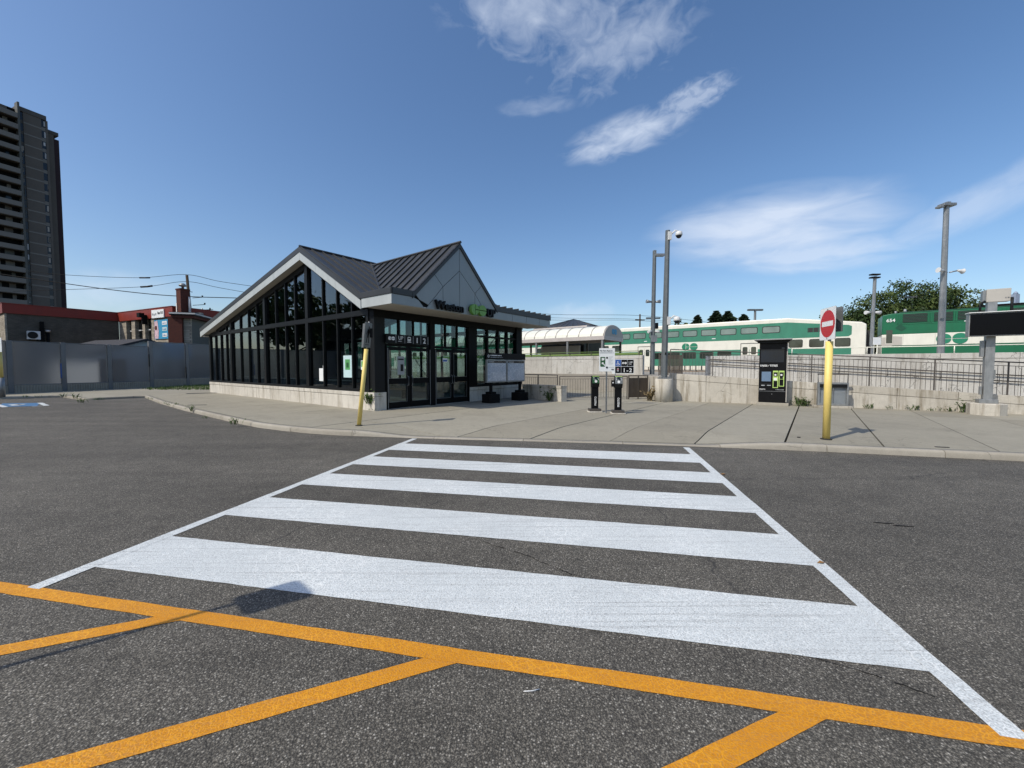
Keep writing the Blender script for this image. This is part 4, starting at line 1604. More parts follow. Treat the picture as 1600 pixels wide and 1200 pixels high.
# ------------------------------------------------------------------ canopy shelter on the platform
def barrel_shelter(name, label, end, length, width, zfl, eave, rise, nribs, withlogo=True, group=None):
    t = thing(name, label, 'shelter', (*end, 0), math.atan2(u1.y, u1.x), group)   # local x runs away along the canopy, local -y is the far side
    W = width
    seg = 14
    arc = [(-W / 2 * math.cos(PI * k / seg) - W / 2, eave + rise * math.sin(PI * k / seg)) for k in range(seg + 1)]
    nb = nribs
    for b in range(nb):
        x0, x1 = length * b / nb + .02, length * (b + 1) / nb - .02
        mb = MB()
        for (ya, za), (yb, zb) in zip(arc, arc[1:]):
            mb.quad((x0, ya, za), (x1, ya, za), (x1, yb, zb), (x0, yb, zb))
        s = len(mb.v)
        for (ya, za), (yb, zb) in zip(arc, arc[1:]):
            mb.quad((x0, yb, zb - .03), (x1, yb, zb - .03), (x1, ya, za - .03), (x0, ya, za - .03))
        o = mb.build('roof_panel', 'canopy_skin', t)
        for p in o.data.polygons:
            p.use_smooth = True
    for b in range(nb + 1):
        x = length * b / nb
        MB().tube([(x, y, z + .012) for y, z in arc], .035, n=6).build('rib', 'canopy_beam', t)
    for y in (-.02, -W + .02):
        MB().box(-.06, length, y - .07, y + .07, eave - .26, eave).build('eave_beam', 'canopy_beam', t, .01)
    MB().box(-.08, -.02, -W, 0, eave - .26, eave).build('eave_beam', 'canopy_beam', t, .01)
    Mx = fr((-.03, 0, 0), (0, -1, 0), (0, 0, 1))
    MB().prism([(-y, z) for y, z in arc], Mx, 0, .04).build('end_panel', 'soffit_panel', t)
    if withlogo:
        round_mark(fr((-.075, -W / 2, eave + rise * .45), (0, -1, 0), (0, 0, 1)), .19, t, 'banner_blue', 'emblem', .05, .02)
    x = .1
    while x < length:
        for y, m_ in ((-.05, 'galvanised'), (-W + .05, 'rail_brown')):
            MB().box(x - .06, x + .06, y - .06, y + .06, zfl, eave - .26).build('post', m_, t)
        x += 2.55
    return t


cb_end = at(943, 525, 25.6)
sh = barrel_shelter('canopy_shelter', 'white barrel-vaulted canopy shelter with round blue emblem on the platform', (cb_end.x, cb_end.y), 15.2, 3.1, 1.15, 3.62, .76, 17)
# glazed waiting enclosure below
for x0, x1, m_ in ((3.0, 6.4, 'siding_white'), (8.5, 14.5, 'glass_tinted')):
    MB().box(x0, x1, -2.6, -2.5, 1.3, 3.2).build('screen_panel', m_, sh)
MB().box(7.1, 7.35, -.16, .0, 3.26, 3.50).build('lamp', 'black_plastic', sh)

# far waiting room roof behind the canopy
fs = thing('waiting_shelter', 'small dark pyramid-roofed shelter just behind the curved canopy', 'shelter', (at(896, 560, 33).x, 33, 0), rad(-37))
ap = Vector((0, 0, 1.6 + (573.5 - 499) / 620 * 33))
ez = 1.6 + (573.5 - 515) / 620 * 33
w = 2.4
cs = [(-w, -w), (w, -w), (w, w), (-w, w)]
for i in range(4):
    a, b = cs[i], cs[(i + 1) % 4]
    for k in range(8):
        p = Vector((*a, ez)).lerp(Vector((*b, ez)), k / 8)
        q = Vector((*a, ez)).lerp(Vector((*b, ez)), (k + 1) / 8)
        k0, k1 = 1, 1
        MB().quad(p, q, ap).build('roof_panel', 'roof_metal', fs)
        if k:
            MB().tube([p, ap], .03, .015, n=4).build('seam', 'roof_metal', fs)
MB().box(-1.9, 1.9, -1.9, 1.9, 1.15, ez - .1).build('wall', 'frame_dark', fs)
for k in range(4):
    MB().box(-1.7 + k * .87, -.95 + k * .87, -1.93, -1.9, 2.0, ez - .4).build('window', 'dark_glass_far', fs)
MB().box(-w, w, -w, w, ez - .12, ez - .01).build('fascia', 'canopy_beam', fs)


# ------------------------------------------------------------------ train
ZB, ZR = 1.25, 5.88
def train_frame(t0):
    p = T(t0)
    return (p.x, p.y, 0)


def coach(t_end, label):
    """bilevel coach, 25.5 m; local x towards the locomotive, near side at y=0; x=0 is the near hip, body from -20.3 to 5.2"""
    t = thing('rail_coach', label, 'train car', train_frame(t_end), rad(-37.6), 'green and white double-deck coaches of the train')
    M = fr((0, 0, 0), (1, 0, 0), (0, 0, 1))
    W = 3.0
    prof = [(-20.3, 1.55), (-19.6, ZB), (4.6, ZB), (5.2, 1.55), (5.2, 5.02), (4.9, 5.22), (0, ZR), (-15.1, ZR), (-20.0, 5.22), (-20.3, 5.02)]
    roofp = [(-20.3, 5.02), (-20.0, 5.22), (-15.1, ZR), (0, ZR), (4.9, 5.22), (5.2, 5.02)]
    MB().prism(prof, M, -W, 0).build('body', 'train_white', t, .09)
    # lower and upper green bands (thin skins)
    up = [(-19.2, 4.10), (4.1, 4.10), (4.3, 4.25), (4.3, 4.92), (4.1, 5.02), (.0, 5.50), (-15.1, 5.50), (-19.2, 5.02)]
    MB().prism(up, M, 0, .008).build('upper_band', 'train_green', t)
    MB().prism([(-20.2, 3.22), (4.3, 3.22), (4.3, 2.62), (1.0, 2.30), (-.6, 1.72), (-14.4, 1.72), (-16.2, 2.30), (-20.2, 2.62)], M, 0, .008).build('lower_band', 'train_green', t)
    MB().prism([(-14.2, 1.66), (-.8, 1.66), (-.6, 1.36), (-14.4, 1.36)], M, 0, .010).build('skirt', 'train_white', t)
    mb = MB()
    for k in range(26):
        mb.prism([(-14.2 + k * .52, 1.30), (-14.1 + k * .52, 1.30), (-14.1 + k * .52, 1.72), (-14.2 + k * .52, 1.72)], M, 0, .016)
    mb.build('step_grille', 'train_dark', t)
    # upper windows
    wm = MB().prism(rrect(-.68, .68, 4.62, 5.24, .13), M, .0, .014).mesh('window', ['train_dark'])
    gm = MB().prism(rrect(-.62, .62, 4.68, 5.18, .10), M, .0, .018).mesh('pane', ['pane_train'])
    wl = MB().prism(rrect(-.60, .60, 2.42, 3.08, .12), M, .0, .014).mesh('window', ['train_dark'])
    gl = MB().prism(rrect(-.55, .55, 2.47, 3.03, .10), M, .0, .018).mesh('pane', ['pane_dark'])
    for k in range(9):
        o = link('window', wm, t)
        o.location.x = -1.2 - k * 1.70
        link('pane', gm, o)
    for k in range(6):
        o = link('window', wl, t)
        o.location.x = -4.9 - k * 1.55
        link('pane', gl, o)
    # mid-level windows
    wx = MB().prism(rrect(-.50, .50, 3.28, 3.98, .13), M, .0, .014).mesh('window', ['train_dark'])
    gx = MB().prism(rrect(-.45, .45, 3.33, 3.93, .11), M, .0, .018).mesh('pane', ['pane_dark'])
    for x in (.62, 2.05, 3.75, -15.7, -17.1, -18.8):
        o = link('window', wx, t)
        o.location.x = x
        link('pane', gx, o)
    # doors (pairs)
    for x0 in (-3.5, -13.2):
        for j in range(2):
            xa = x0 + j * .68
            d = MB().prism(rrect(xa, xa + .64, 1.62, 3.72, .05), M, .009, .03).build('door', 'train_white', t)
            MB().prism(rrect(xa + .12, xa + .52, 2.75, 3.45, .10), M, .031, .036).build('window', 'pane_dark', d)
        MB().prism([(x0 - .05, 3.76), (x0 + 1.42, 3.76), (x0 + 1.42, 3.80), (x0 - .05, 3.80)], M, .0, .03).build('door_rail', 'train_dark', t)
        MB().prism([(x0 - .05, 1.6), (x0 - .01, 1.6), (x0 - .01, 3.76), (x0 - .05, 3.76)], M, .0, .03).build('door_rail', 'train_dark', t)
    # louvre near the hip
    lv = MB().prism([(1.4, 4.55), (2.5, 4.55), (2.5, 4.93), (1.4, 4.93)], M, .0, .012).build('louvre', 'train_dark', t)
    for k in range(3):
        MB().prism([(1.42 + k * .37, 4.56), (1.45 + k * .37, 4.56), (1.45 + k * .37, 4.92), (1.42 + k * .37, 4.92)], M, .012, .03).build('slat', 'train_green', lv)
    round_mark(fr((-8.0, -.002, 3.62), (1, 0, 0), (0, 0, 1)), .36, t, 'logo_green_train', 'emblem', .05, .012)
    for x in (-18.8, -17.3, 2.2, 3.7):
        wh = MB()
        wh.tube([(x, .45, 1.15), (x, .58, 1.15)], .42, n=18)
        wh.build('wheel', 'train_dark', t)
    MB().box(-19.6, -16.4, .4, 2.6, .95, 1.5).box(1.4, 4.5, .4, 2.6, .95, 1.5).build('bogie', 'train_dark', t)
    MB().box(5.2, 5.65, 1.1, 1.9, 1.4, 4.6).build('gangway', 'train_dark', t)
    MB().box(-20.75, -20.3, 1.1, 1.9, 1.4, 4.6).build('gangway', 'train_dark', t)
    for x in (-12.6, -6.0):
        MB().prism([(x, 4.30), (x + .32, 4.30), (x + .32, 4.37), (x, 4.37)], M, .008, .012).build('number_plate', 'white_print', t)
    return t


m, t, out = newmat('pane_train')
principled(t, out, ramp(t, noise(t, posvec(t), 1.3, 3), [(0.3, (0.13, 0.19, 0.17)), (0.7, (0.19, 0.25, 0.23))]), 0.12, 0, 0.6)
m, t, out = newmat('pane_dark')
principled(t, out, ramp(t, noise(t, posvec(t), 0.8, 3), [(0.3, (0.008, 0.012, 0.010)), (0.7, (0.05, 0.065, 0.055))]), 0.10, 0, 0.6)
c1 = coach(0, 'rightmost double-deck coach, coupled behind the green locomotive')
c2 = copy_tree(c1, None, 'second double-deck coach, seen behind the curved canopy')
c2.location = train_frame(-26.4)
c3 = copy_tree(c1, None, 'third double-deck coach, seen through the station glazing')
c3.location = train_frame(-52.8)
c1['group'] = c2['group']

lo = thing('locomotive', 'green diesel locomotive with a white stripe and large round emblem behind the ramp', 'locomotive', train_frame(6.1), rad(-37.6))
M = fr((0, 0, 0), (1, 0, 0), (0, 0, 1))
MB().box(0, 20.5, 0, 3.0, 1.7, 4.12).build('body', 'train_white', lo, .05)
MB().prism([(0, 4.125), (20.5, 4.125), (20.5, 5.1), (19, 5.72), (.5, 5.72), (.0, 5.62)], M, -2.96, -.03).build('hood', 'loco_green', lo, .05)
MB().box(0.02, 20.5, -.010, .03, 4.13, 4.84).build('upper_band', 'loco_green', lo)
MB().box(.9, 20.4, -.03, .03, 4.84, 4.90).build('ledge', 'loco_green', lo, .01)
MB().box(0.02, 20.5, -.012, .03, 1.9, 3.22).build('lower_band', 'loco_green', lo)
MB().box(.6, 20.5, -.02, .0, 3.22, 3.26).build('stripe_edge', 'loco_dark_green', lo)
for x0, x1 in ((1.15, 2.45), (2.80, 3.75), (4.0, 5.75), (6.5, 8.3), (8.8, 10.6), (11.2, 13)):
    g = MB().box(x0, x1, .0, .04, 4.98, 5.62).build('grille', 'train_dark', lo)
    for k in range(6):
        MB().box(x0, x1, -.02, .0, 5.0 + k * .105, 5.03 + k * .105).build('slat', 'loco_dark_green', g)
for x in (.85, 1.05, 2.52, 2.66, 3.82, 3.93, 5.85, 6.1, 6.3, 8.5):
    MB().box(x - .035, x + .035, -.025, .0, 4.93, 5.66).build('hood_rib', 'loco_green', lo)
MB().box(1.0, 19, .05, 2.8, 5.72, 5.80).build('roof_walk', 'loco_dark_green', lo, .02)
MB().box(5.2, 19, .3, 2.6, 5.80, 5.98).build('roof_fan_deck', 'black_matte', lo, .03)
MB().prism([(.25, 3.45), (.60, 3.45), (.60, 4.45), (.25, 4.45)], M, .004, .02).build('window', 'pane_dark', lo)
MB().prism([(.02, 2.2), (1.15, 2.2), (1.15, 3.92), (.62, 3.98), (.62, 3.4), (.22, 3.4), (.22, 3.9), (.02, 3.9)], M, .002, .006).build('worn_panel', 'soffit_panel', lo)
text('654', .34, fr((.22, -.035, 5.08), (1, 0, 0), (0, 0, 1)), lo, 'number', 'white_print', .006, .02)
MB().prism([(1.0, 4.93), (1.35, 4.55), (1.1, 4.35), (.75, 4.6)], M, .03, .035).build('bracket', 'loco_dark_green', lo)
round_mark(fr((3.74, -.014, 3.67), (1, 0, 0), (0, 0, 1)), .385, lo, 'logo_green_train', 'emblem', .06, .012)
for x in (1.2, 2.9, 5.6, 8.0):
    MB().box(x - .008, x + .008, -.006, .0, 3.26, 4.12).build('seam', 'soffit_panel', lo)
for x in (4.3, 6.4):
    MB().box(x, x + .22, -.05, -.01, 4.86, 4.92).build('lamp', 'white_print', lo)
for x in (2.0, 3.2, 16, 17.5):
    MB().tube([(x, .45, 1.3), (x, .58, 1.3)], .5, n=18).build('wheel', 'train_dark', lo)
MB().box(.8, 19.8, .4, 2.6, .95, 1.9).build('bogie', 'train_dark', lo)
for x in (-.25, -.45, -.65):
    MB().tube([(x, -.05, 1.3), (x, -.05, 3.35)], .03, n=6).build('end_rail', 'canopy_skin', lo)
MB().tube([(-.7, -.05, 3.35), (.0, -.05, 3.35)], .03, n=6).build('end_rail', 'canopy_skin', lo)
MB().tube([(1.3, .4, 5.75), (1.3, .4, 6.05)], .12, .08, n=8).build('horn', 'galvanised', lo)
MB().tube([(.8, .6, 5.7), (.8, .6, 5.95)], .08, n=8).build('bell', 'galvanised', lo)

rl = thing('platform_railing', 'thin pale single-bar railing on the tall wall in front of the locomotive', 'railing', (*(W2A + W1N * .12), 2.12), math.atan2(W1D.y, W1D.x))
MB().tube([(3.4, 0, .28), (15.9, 0, .28)], .02, n=6).build('rail', 'canopy_skin', rl)
for x in (3.4, 5.9, 8.4, 10.9, 13.4, 15.9):
    MB().tube([(x, 0, 0), (x, 0, .28)], .018, n=6).build('post', 'canopy_skin', rl)


# ------------------------------------------------------------------ sign posts
def yellow_bollard(t, h, lean=(0, 0), r=.055):
    MB().tube([(0, 0, 0), (lean[0] * h, lean[1] * h, h)], r, n=18).build('post', 'yellow_post', t)
    MB().lathe([(r + .035, 0), (r + .035, .012), (r + .004, .02)], 18).build('base_collar', 'joint_dark', t)


z0 = zs(6.44, 8.11)
t = thing('no_entry_sign', 'red and white no-entry sign on a yellow post at the kerb, right of the crosswalk', 'road sign', (6.44, 8.08, z0))
yellow_bollard(t, 2.0, r=.065)
MB().box(-.02, .02, -.02, .02, 1.95, 2.68).build('sign_post', 'galvanised', t)
ang = math.atan2(-.6, -.15)
d = Vector((math.cos(ang), math.sin(ang), 0))
Ms = fr((-.045, 0, 2.355), tuple(d), (0, 0, 1))
p = MB().prism(rrect(-.30, .30, -.325, .325, .03), Ms, -.003, .003).build('sign_plate', 'sign_grey_back', t)
MB().prism(rrect(-.298, .298, -.323, .323, .03), Ms, .0035, .005).build('sign_face', 'sign_white', p)
MB().prism(rrect(-.300, .300, -.325, .325, .03), Ms, .0031, .0034).build('border', 'black_plastic', p)
MB().prism(disc(0, 0, .275, 40), Ms, .0055, .007).build('red_disc', 'sign_red', p)
MB().prism([(-.21, -.05), (.21, -.05), (.21, .05), (-.21, .05)], Ms, .0075, .009).build('white_bar', 'sign_white', p)
for s in (-.29, .29):
    MB().prism(disc(0, s, .012, 8), Ms, .0075, .014).build('bolt', 'galvanised', p)
# pedestrian sign seen edge-on behind
Mb = fr((.10, -.10, 2.43), (.35, -.93, 0), (0, 0, 1))
MB().prism([(-.12, -.24), (.06, -.24), (.06, .25), (-.12, .25)], Mb, -.02, .0).build('side_sign', 'sign_grey_back', t)

t = thing('crosswalk_sign_post', 'leaning yellow post with dark pedestrian sign seen from behind, before the glazed corner', 'road sign', (-3.87, 9.98, zs(-3.87, 9.98)))
yellow_bollard(t, 1.93, (.105, .02), .052)
px_, py_ = .105 * 1.95, .02 * 1.95
MB().tube([(px_, py_, 1.9), (px_ + .075, py_ + .01, 2.62)], .018, n=8).build('sign_post', 'galvanised', t)
Mp = fr((px_ + .045, py_ - .03, 2.28), (.10, .99, 0), (0.10, 0, 1))
MB().prism([(-.19, -.31), (.19, -.31), (.19, .31), (-.19, .31)], Mp, 0, .008).build('sign_plate', 'sign_grey_back', t)
fig = MB()
Mq = Mp @ Matrix.Translation((0, 0, .010))
for q in ([(.02, .16), (.06, .16), (.06, .22), (.02, .22)], [(-.03, .0), (.05, .0), (.06, .15), (-.01, .15)], [(-.03, .0), (.0, .0), (-.05, -.2), (-.09, -.2)], [(.02, .0), (.05, .0), (.09, -.2), (.05, -.2)], [(-.01, .14), (-.03, .12), (-.09, .02), (-.07, .01)], [(.05, .14), (.11, .05), (.09, .03), (.03, .10)], [(-.10, -.25), (.10, -.25), (.10, -.235), (-.10, -.235)]):
    fig.prism(q, Mq, 0, .003)
fig.build('walking_figure', 'black_plastic', t)
Mr = fr((px_ - .055, py_ - .02, 2.27), (.86, -.5, 0), (0.08, 0, 1))
MB().prism([(-.045, -.30), (.045, -.30), (.045, .30), (-.045, .30)], Mr, 0, .01).build('side_sign', 'sign_grey_back', t)
MB().box(px_ + .09, px_ + .16, py_, py_ + .05, 2.22, 2.45).build('bracket', 'black_plastic', t)

t = thing('parking_sign_post', 'accessible parking sign on a yellow and grey post at the left kerb', 'road sign', (*G(3, 620, .12).to_2d(), .12))
MB().tube([(0, 0, 0), (0, 0, .95)], .12, n=14).build('post_base', 'galvanised', t)
MB().tube([(0, 0, .95), (0, 0, 2.25)], .085, n=14).build('post', 'yellow_post', t)
Mk = fr((.0, -.14, 2.58), (1, -.1, 0), (0, 0, 1))
MB().prism(rrect(-.40, .36, -.36, .34, .03), Mk, 0, .01).build('sign_plate', 'sign_white', t)
MB().prism([(-.32, -.10), (.16, -.10), (.16, .12), (-.32, .12)], Mk, .011, .013).prism(disc(-.05, .20, .06, 12), Mk, .011, .013).build('symbol', 'sign_blue', t)
MB().prism([(-.30, -.26), (.20, -.26), (.20, -.22), (-.30, -.22)], Mk, .011, .013).build('print_line', 'grey_print', t)

# a tall sign post just outside the left of the view throws its shadow over the hatching
t = thing('street_sign_post', 'tall sign post standing left of the yellow hatching', 'road sign', (-3.80, 1.32, 0))
MB().tube([(0, 0, 0), (0, 0, 3.0)], .018, n=10).build('post', 'galvanised', t)
MB().prism(rrect(-.15, .15, -.26, .20, .05), fr((0, -.06, 2.9), (.75, -.66, 0), (0, 0, 1)), 0, .01).build('sign_plate', 'sign_white', t)

# ------------------------------------------------------------------ card readers and their instruction sign
def reader(name, label, loc, rot, extra):
    t = thing(name, label, 'card reader', loc, rot, 'fare card readers on the pavement')
    MB().box(-.22, .22, -.16, .16, 0, .035).build('base_plate', 'plinth_concrete', t, .006)
    MB().box(-.19, .19, -.13, .13, .035, .12).build('footing', 'rail_brown', t, .01)
    col = MB().box(-.105, .105, -.07, .07, .12, .98).build('column', 'black_plastic', t, .008)
    Mx = fr((.035, -.0712, .22), (0, 0, 1), (-1, 0, 0))
    text('PRESTO', .085, Mx, col, bold=.02, depth=.003)
    head = [(-.10, .82), (-.13, .95), (-.10, 1.20), (.02, 1.20), (.07, 1.02), (.06, .82)]
    Mh = fr((0, 0, 0), (0, 1, 0), (0, 0, 1))
    MB().prism(head, Mh, -.125, .125).build('head', 'frame_dark', t, .02)
    face = fr((0, -.133, .96), (1, 0, 0), (0, .16, 1))
    f = MB().prism(rrect(-.115, .115, 0, .235, .02), fr((0, -.131, .955), (1, 0, 0), (0, .12, 1)), 0, .006).build('reader_face', 'sign_grey_back' if extra else 'poster_dark_green', t)
    MB().prism(disc(.0, .055, .042, 16), fr((0, -.140, .96), (1, 0, 0), (0, .12, 1)), 0, .006).build('tap_disc', 'white_print', f)
    MB().prism([(-.05, .12), (.05, .12), (.05, .2), (-.05, .2)], fr((0, -.140, .96), (1, 0, 0), (0, .12, 1)), 0, .004).build('screen', 'dark_glass_far', f)
    MB().prism([(-.11, .215), (.11, .215), (.11, .235), (-.11, .235)], fr((0, -.139, .96), (1, 0, 0), (0, .12, 1)), 0, .005).build('trim', 'lime_green', f)
    mb = MB()
    for x, z in ((-.075, .12), (-.075, .17), (.078, .11), (.06, .15), (-.03, .105)):
        mb.prism([(x, z), (x + .022, z), (x + .022, z + .02), (x, z + .02)], fr((0, -.140, .96), (1, 0, 0), (0, .12, 1)), 0, .004)
    mb.build('key', 'white_print', f)
    if extra:
        MB().box(-.215, -.13, -.09, .03, .86, 1.06).build('side_reader', 'black_plastic', t, .008)
        MB().prism(disc(-.172, .99, .022, 10), fr((0, -.0905, 0), (1, 0, 0), (0, 0, 1)), 0, .004).build('lamp', 'white_print', t)
    return t


reader('card_reader', 'left black card reader pillar, beside the perforated sign post', (2.72, 13.02, .12), rad(4), False)
reader('card_reader', 'right black card reader pillar with a small side box', (3.36, 12.55, .12), rad(-6), True)

t = thing('instruction_sign', 'white tap-your-card instruction sign on a perforated steel post between the card readers', 'sign', (3.02, 12.68, .12), rad(3))
MB().box(-.022, .022, -.022, .022, 0, 2.02).build('post', 'galvanised', t)
hm = MB().box(-.008, .008, -.0235, -.0225, 0, .016).mesh('hole', ['black_matte'])
for k in range(38):
    o = link('hole', hm, t)
    o.location.z = .05 + k * .036
MZ = fr((.0, -.026, 0), (1, 0, 0), (0, 0, 1))
p = MB().prism(rrect(-.25, .255, 1.34, 2.08, .02), MZ, 0, .006).build('sign_plate', 'sign_white', t)
MT = lambda x, z: fr((x, -.0335, z), (1, 0, 0), (0, 0, 1))
text('Pay Here Payez ici', .058, MT(-.225, 1.98), p, mat='black_plastic', bold=.018, depth=.002, sx=.92)
for k, z in enumerate((1.95, 1.935, 1.915)):
    MB().prism([(-.225, z), (.22 - .06 * (k % 2), z), (.22 - .06 * (k % 2), z + .006), (-.225, z + .006)], MZ, .007, .008).build('print_line', 'grey_print', p)
MB().prism(rrect(-.215, -.055, 1.49, 1.80, .02), MZ, .007, .009).build('picture', 'poster_dark_green', p)
MB().prism([(-.17, 1.68), (-.09, 1.70), (-.08, 1.76), (-.17, 1.77)], MZ, .010, .012).prism(disc(-.14, 1.60, .032, 14), MZ, .010, .012).prism([(-.13, 1.58), (-.07, 1.51), (-.05, 1.53), (-.11, 1.60)], MZ, .010, .012).build('picture_detail', 'white_print', p)
for z in (1.775, 1.465):
    MB().prism(disc(.0, z, .032, 16), MZ, .007, .012).build('bullet', 'frame_dark', p)
for k in range(8):
    MB().prism([(.05, 1.80 - k * .033), (.20 - .03 * (k % 3), 1.80 - k * .033), (.20 - .03 * (k % 3), 1.808 - k * .033), (.05, 1.808 - k * .033)], MZ, .007, .008).build('print_line', 'grey_print', p)
MB().prism([(.05, 1.465), (.23, 1.465), (.23, 1.473), (.05, 1.473)], MZ, .007, .008).build('print_line', 'grey_print', p)
MB().prism([(.145, 1.38), (.23, 1.38), (.23, 1.42), (.145, 1.42)], MZ, .007, .008).build('print_block', 'sign_grey_back', p)

# wayfinding sign behind
wf_d = 15.6
a, b = at(961, 562, wf_d), at(990, 583, wf_d - .1)
t = thing('wayfinding_sign', 'small black wayfinding sign with blue wheelchair square reading 1 - 2', 'sign', (a.x, wf_d, .12), rad(-6))
x1 = b.x - a.x
zt, zb = a.z - .12, b.z - .12
MW = fr((0, -.03, 0), (1, 0, 0), (0, 0, 1))
MB().tube([(.02, 0, 0), (.02, 0, zt)], .022, n=8).build('post', 'galvanised', t)
p = MB().prism([(-.12, zb - .02), (x1 + .01, zb - .02), (x1 + .01, zt + .02), (-.12, zt + .02)], MW, 0, .012).build('sign_plate', 'sign_white', t)
zm = (zt + zb) / 2
cw = x1 / 3
for x0_, x1_, z0_, z1_, m_ in ((.0, cw - .01, zm + .008, zt, 'sign_blue'), (cw, 2 * cw - .01, zm + .008, zt, 'black_plastic'), (2 * cw, x1, zm + .008, zt, 'black_plastic'),
                           (.0, cw - .01, zb, zm - .008, 'black_plastic'), (cw, x1, zb, zm - .008, 'black_plastic')):
    MB().prism([(x0_, z0_), (x1_, z0_), (x1_, z1_), (x0_, z1_)], MW, .013, .016).build('field', m_, p)
MWT = lambda x, z: fr((x, -.0475, z), (1, 0, 0), (0, 0, 1))
round_mark(MWT(1.5 * cw, zm + .13), .042, p, 'white_print', 'emblem', .1, .002)
text('UP', .12, MWT(2.2 * cw, zm + .11), p, depth=.002)
text('EXPRESS', .03, MWT(2.2 * cw, zm + .06), p, depth=.002)
text('1', .21, MWT(cw + .06, zb + .04), p, depth=.002, bold=.02)
text('-', .21, MWT(cw + .20, zb + .04), p, depth=.002, bold=.02)
text('2', .21, MWT(cw + .30, zb + .04), p, depth=.002, bold=.02)
wc = MB()
wc.prism(disc(.10, zm + .19, .016, 10), MWT(0, 0), 0, .002).prism([(.09, zm + .17), (.11, zm + .17), (.12, zm + .11), (.16, zm + .11), (.18, zm + .06), (.165, zm + .055), (.15, zm + .095), (.10, zm + .095)], MWT(0, 0), 0, .002)
wc.prism(disc(.11, zm + .09, .05, 14, PI * .75, PI * 1.9) + disc(.11, zm + .09, .036, 14, PI * .75, PI * 1.9)[::-1], MWT(0, 0), 0, .002)
wc.build('wheelchair_symbol', 'white_print', p)
MB().prism(rrect(.07, .14, zb + .06, zb + .20, .02), MWT(0, 0), 0, .002).build('train_symbol', 'grey_print', p)
MB().prism([(.085, zb + .13), (.125, zb + .13), (.125, zb + .17), (.085, zb + .17)], MWT(0, 0), .003, .004).build('train_symbol', 'sign_red', p)

# ------------------------------------------------------------------ map stand
ma, mb_ = Vector((-.96, 16.35)), Vector((.42, 17.75))
t = thing('map_stand', 'free-standing black map board with two grey street maps beside the station doors', 'map board', (ma.x, ma.y, .12), math.atan2(mb_.y - ma.y, mb_.x - ma.x))
Lm = (mb_ - ma).length
MV = fr((0, -.05, 0), (1, 0, 0), (0, 0, 1))
for x in (.12, Lm - .1):
    MB().box(x - .27, x + .27, -.27, .27, 0, .36).build('base', 'black_matte', t, .015)
    MB().box(x - .16, x + .16, -.16, .16, .36, .46).build('base_step', 'black_matte', t, .01)
    MB().box(x - .05, x + .05, -.05, .05, .46, 1.0).build('post', 'black_matte', t)
hd = MB().box(-.18, Lm + .2, -.06, .06, 1.80, 2.06).build('header', 'black_plastic', t, .006)
for x0, x1 in ((-.15, Lm / 2 - .0), (Lm / 2 + .03, Lm + .17)):
    pn = MB().box(x0, x1, -.055, .055, .84, 1.79).build('frame', 'galvanised', t, .006)
    MB().prism([(x0 + .05, .90), (x1 - .05, .90), (x1 - .05, 1.74), (x0 + .05, 1.74)], MV, .006, .009).build('map_sheet', 'map_print', pn)
    MB().prism([(x0 + .05, 1.65), (x1 - .05, 1.65), (x1 - .05, 1.74), (x0 + .05, 1.74)], MV, .0095, .011).build('map_title', 'black_plastic', pn)
    MB().prism([(x0 + .08, 1.685), (x0 + .40, 1.685), (x0 + .40, 1.705), (x0 + .08, 1.705)], MV, .0115, .012).build('print_line', 'white_print', pn)
    MB().prism([(x0 + .05, .90), (x1 - .05, .90), (x1 - .05, 1.74), (x0 + .05, 1.74)], MV, .016, .018).build('cover_glass', 'glass_case', pn)
print_dashes(.62, .06, fr((.05, -.0625, 1.94), (1, 0, 0), (0, 0, 1)), hd, 'white_print', 4)
print_dashes(.70, .035, fr((.05, -.0625, 1.87), (1, 0, 0), (0, 0, 1)), hd, 'grey_print', 5)
MB().prism(disc(-.06, 1.93, .055, 16) + disc(-.06, 1.93, .035, 16)[::-1], fr((0, -.0625, 0), (1, 0, 0), (0, 0, 1)), 0, .003).build('symbol', 'white_print', hd)

# ------------------------------------------------------------------ ticket machine
ta, tb_ = G(1184.5, 632.5, .12).to_2d(), G(1227, 634.5, .12).to_2d()
L = (tb_ - ta).length
t = thing('ticket_machine', 'black ticket machine with blue screen and lime green slots under a small hood', 'ticket machine', (*ta, .12), math.atan2(tb_.y - ta.y, tb_.x - ta.x))
MB().box(-.06, L + .10, -.10, .50, 0, .11).build('plinth', 'kerb_concrete', t, .012)
MB().box(0, L, 0, .42, .11, 2.46).build('body', 'black_plastic', t, .012)
MB().box(L + .004, L + .03, .02, .40, .15, 2.40).build('side_panel', 'soffit_panel', t)
hood = MB()
hood.box(-.16, L + .16, -.34, .55, 2.50, 2.545)
hood.build('hood', 'galvanised', t, .008)
MB().prism([(-.14, 2.495), (L + .14, 2.495), (L + .02, 2.40), (-.02, 2.40)], FRONT(0, .10, 0), -.25, .25).build('hood_bracket', 'frame_dark', t)
Mx = fr((0, 0, 0), (1, 0, 0), (0, 0, 1))
MB().prism([(.05, 1.66), (L - .08, 1.66), (L - .08, 2.16), (.05, 2.16)], Mx, .003, .008).build('display', 'dark_glass_far', t)
text('FARES / TITRES', .10, fr((.04, -.004, 1.50), (1, 0, 0), (0, 0, 1)), t, bold=.02, depth=.004, sx=.86)
MB().prism([(L - .16, 2.19), (L - .07, 2.19), (L - .07, 2.205), (L - .16, 2.205)], Mx, .003, .006).build('print_line', 'grey_print', t)
sc = MB().prism(rrect(.08, .41, .90, 1.32, .01), Mx, .004, .016).build('screen_frame', 'frame_dark', t)
MB().prism([(.095, .93), (.395, .93), (.395, 1.30), (.095, 1.30)], Mx, .017, .020).build('screen', 'screen_blue', sc)
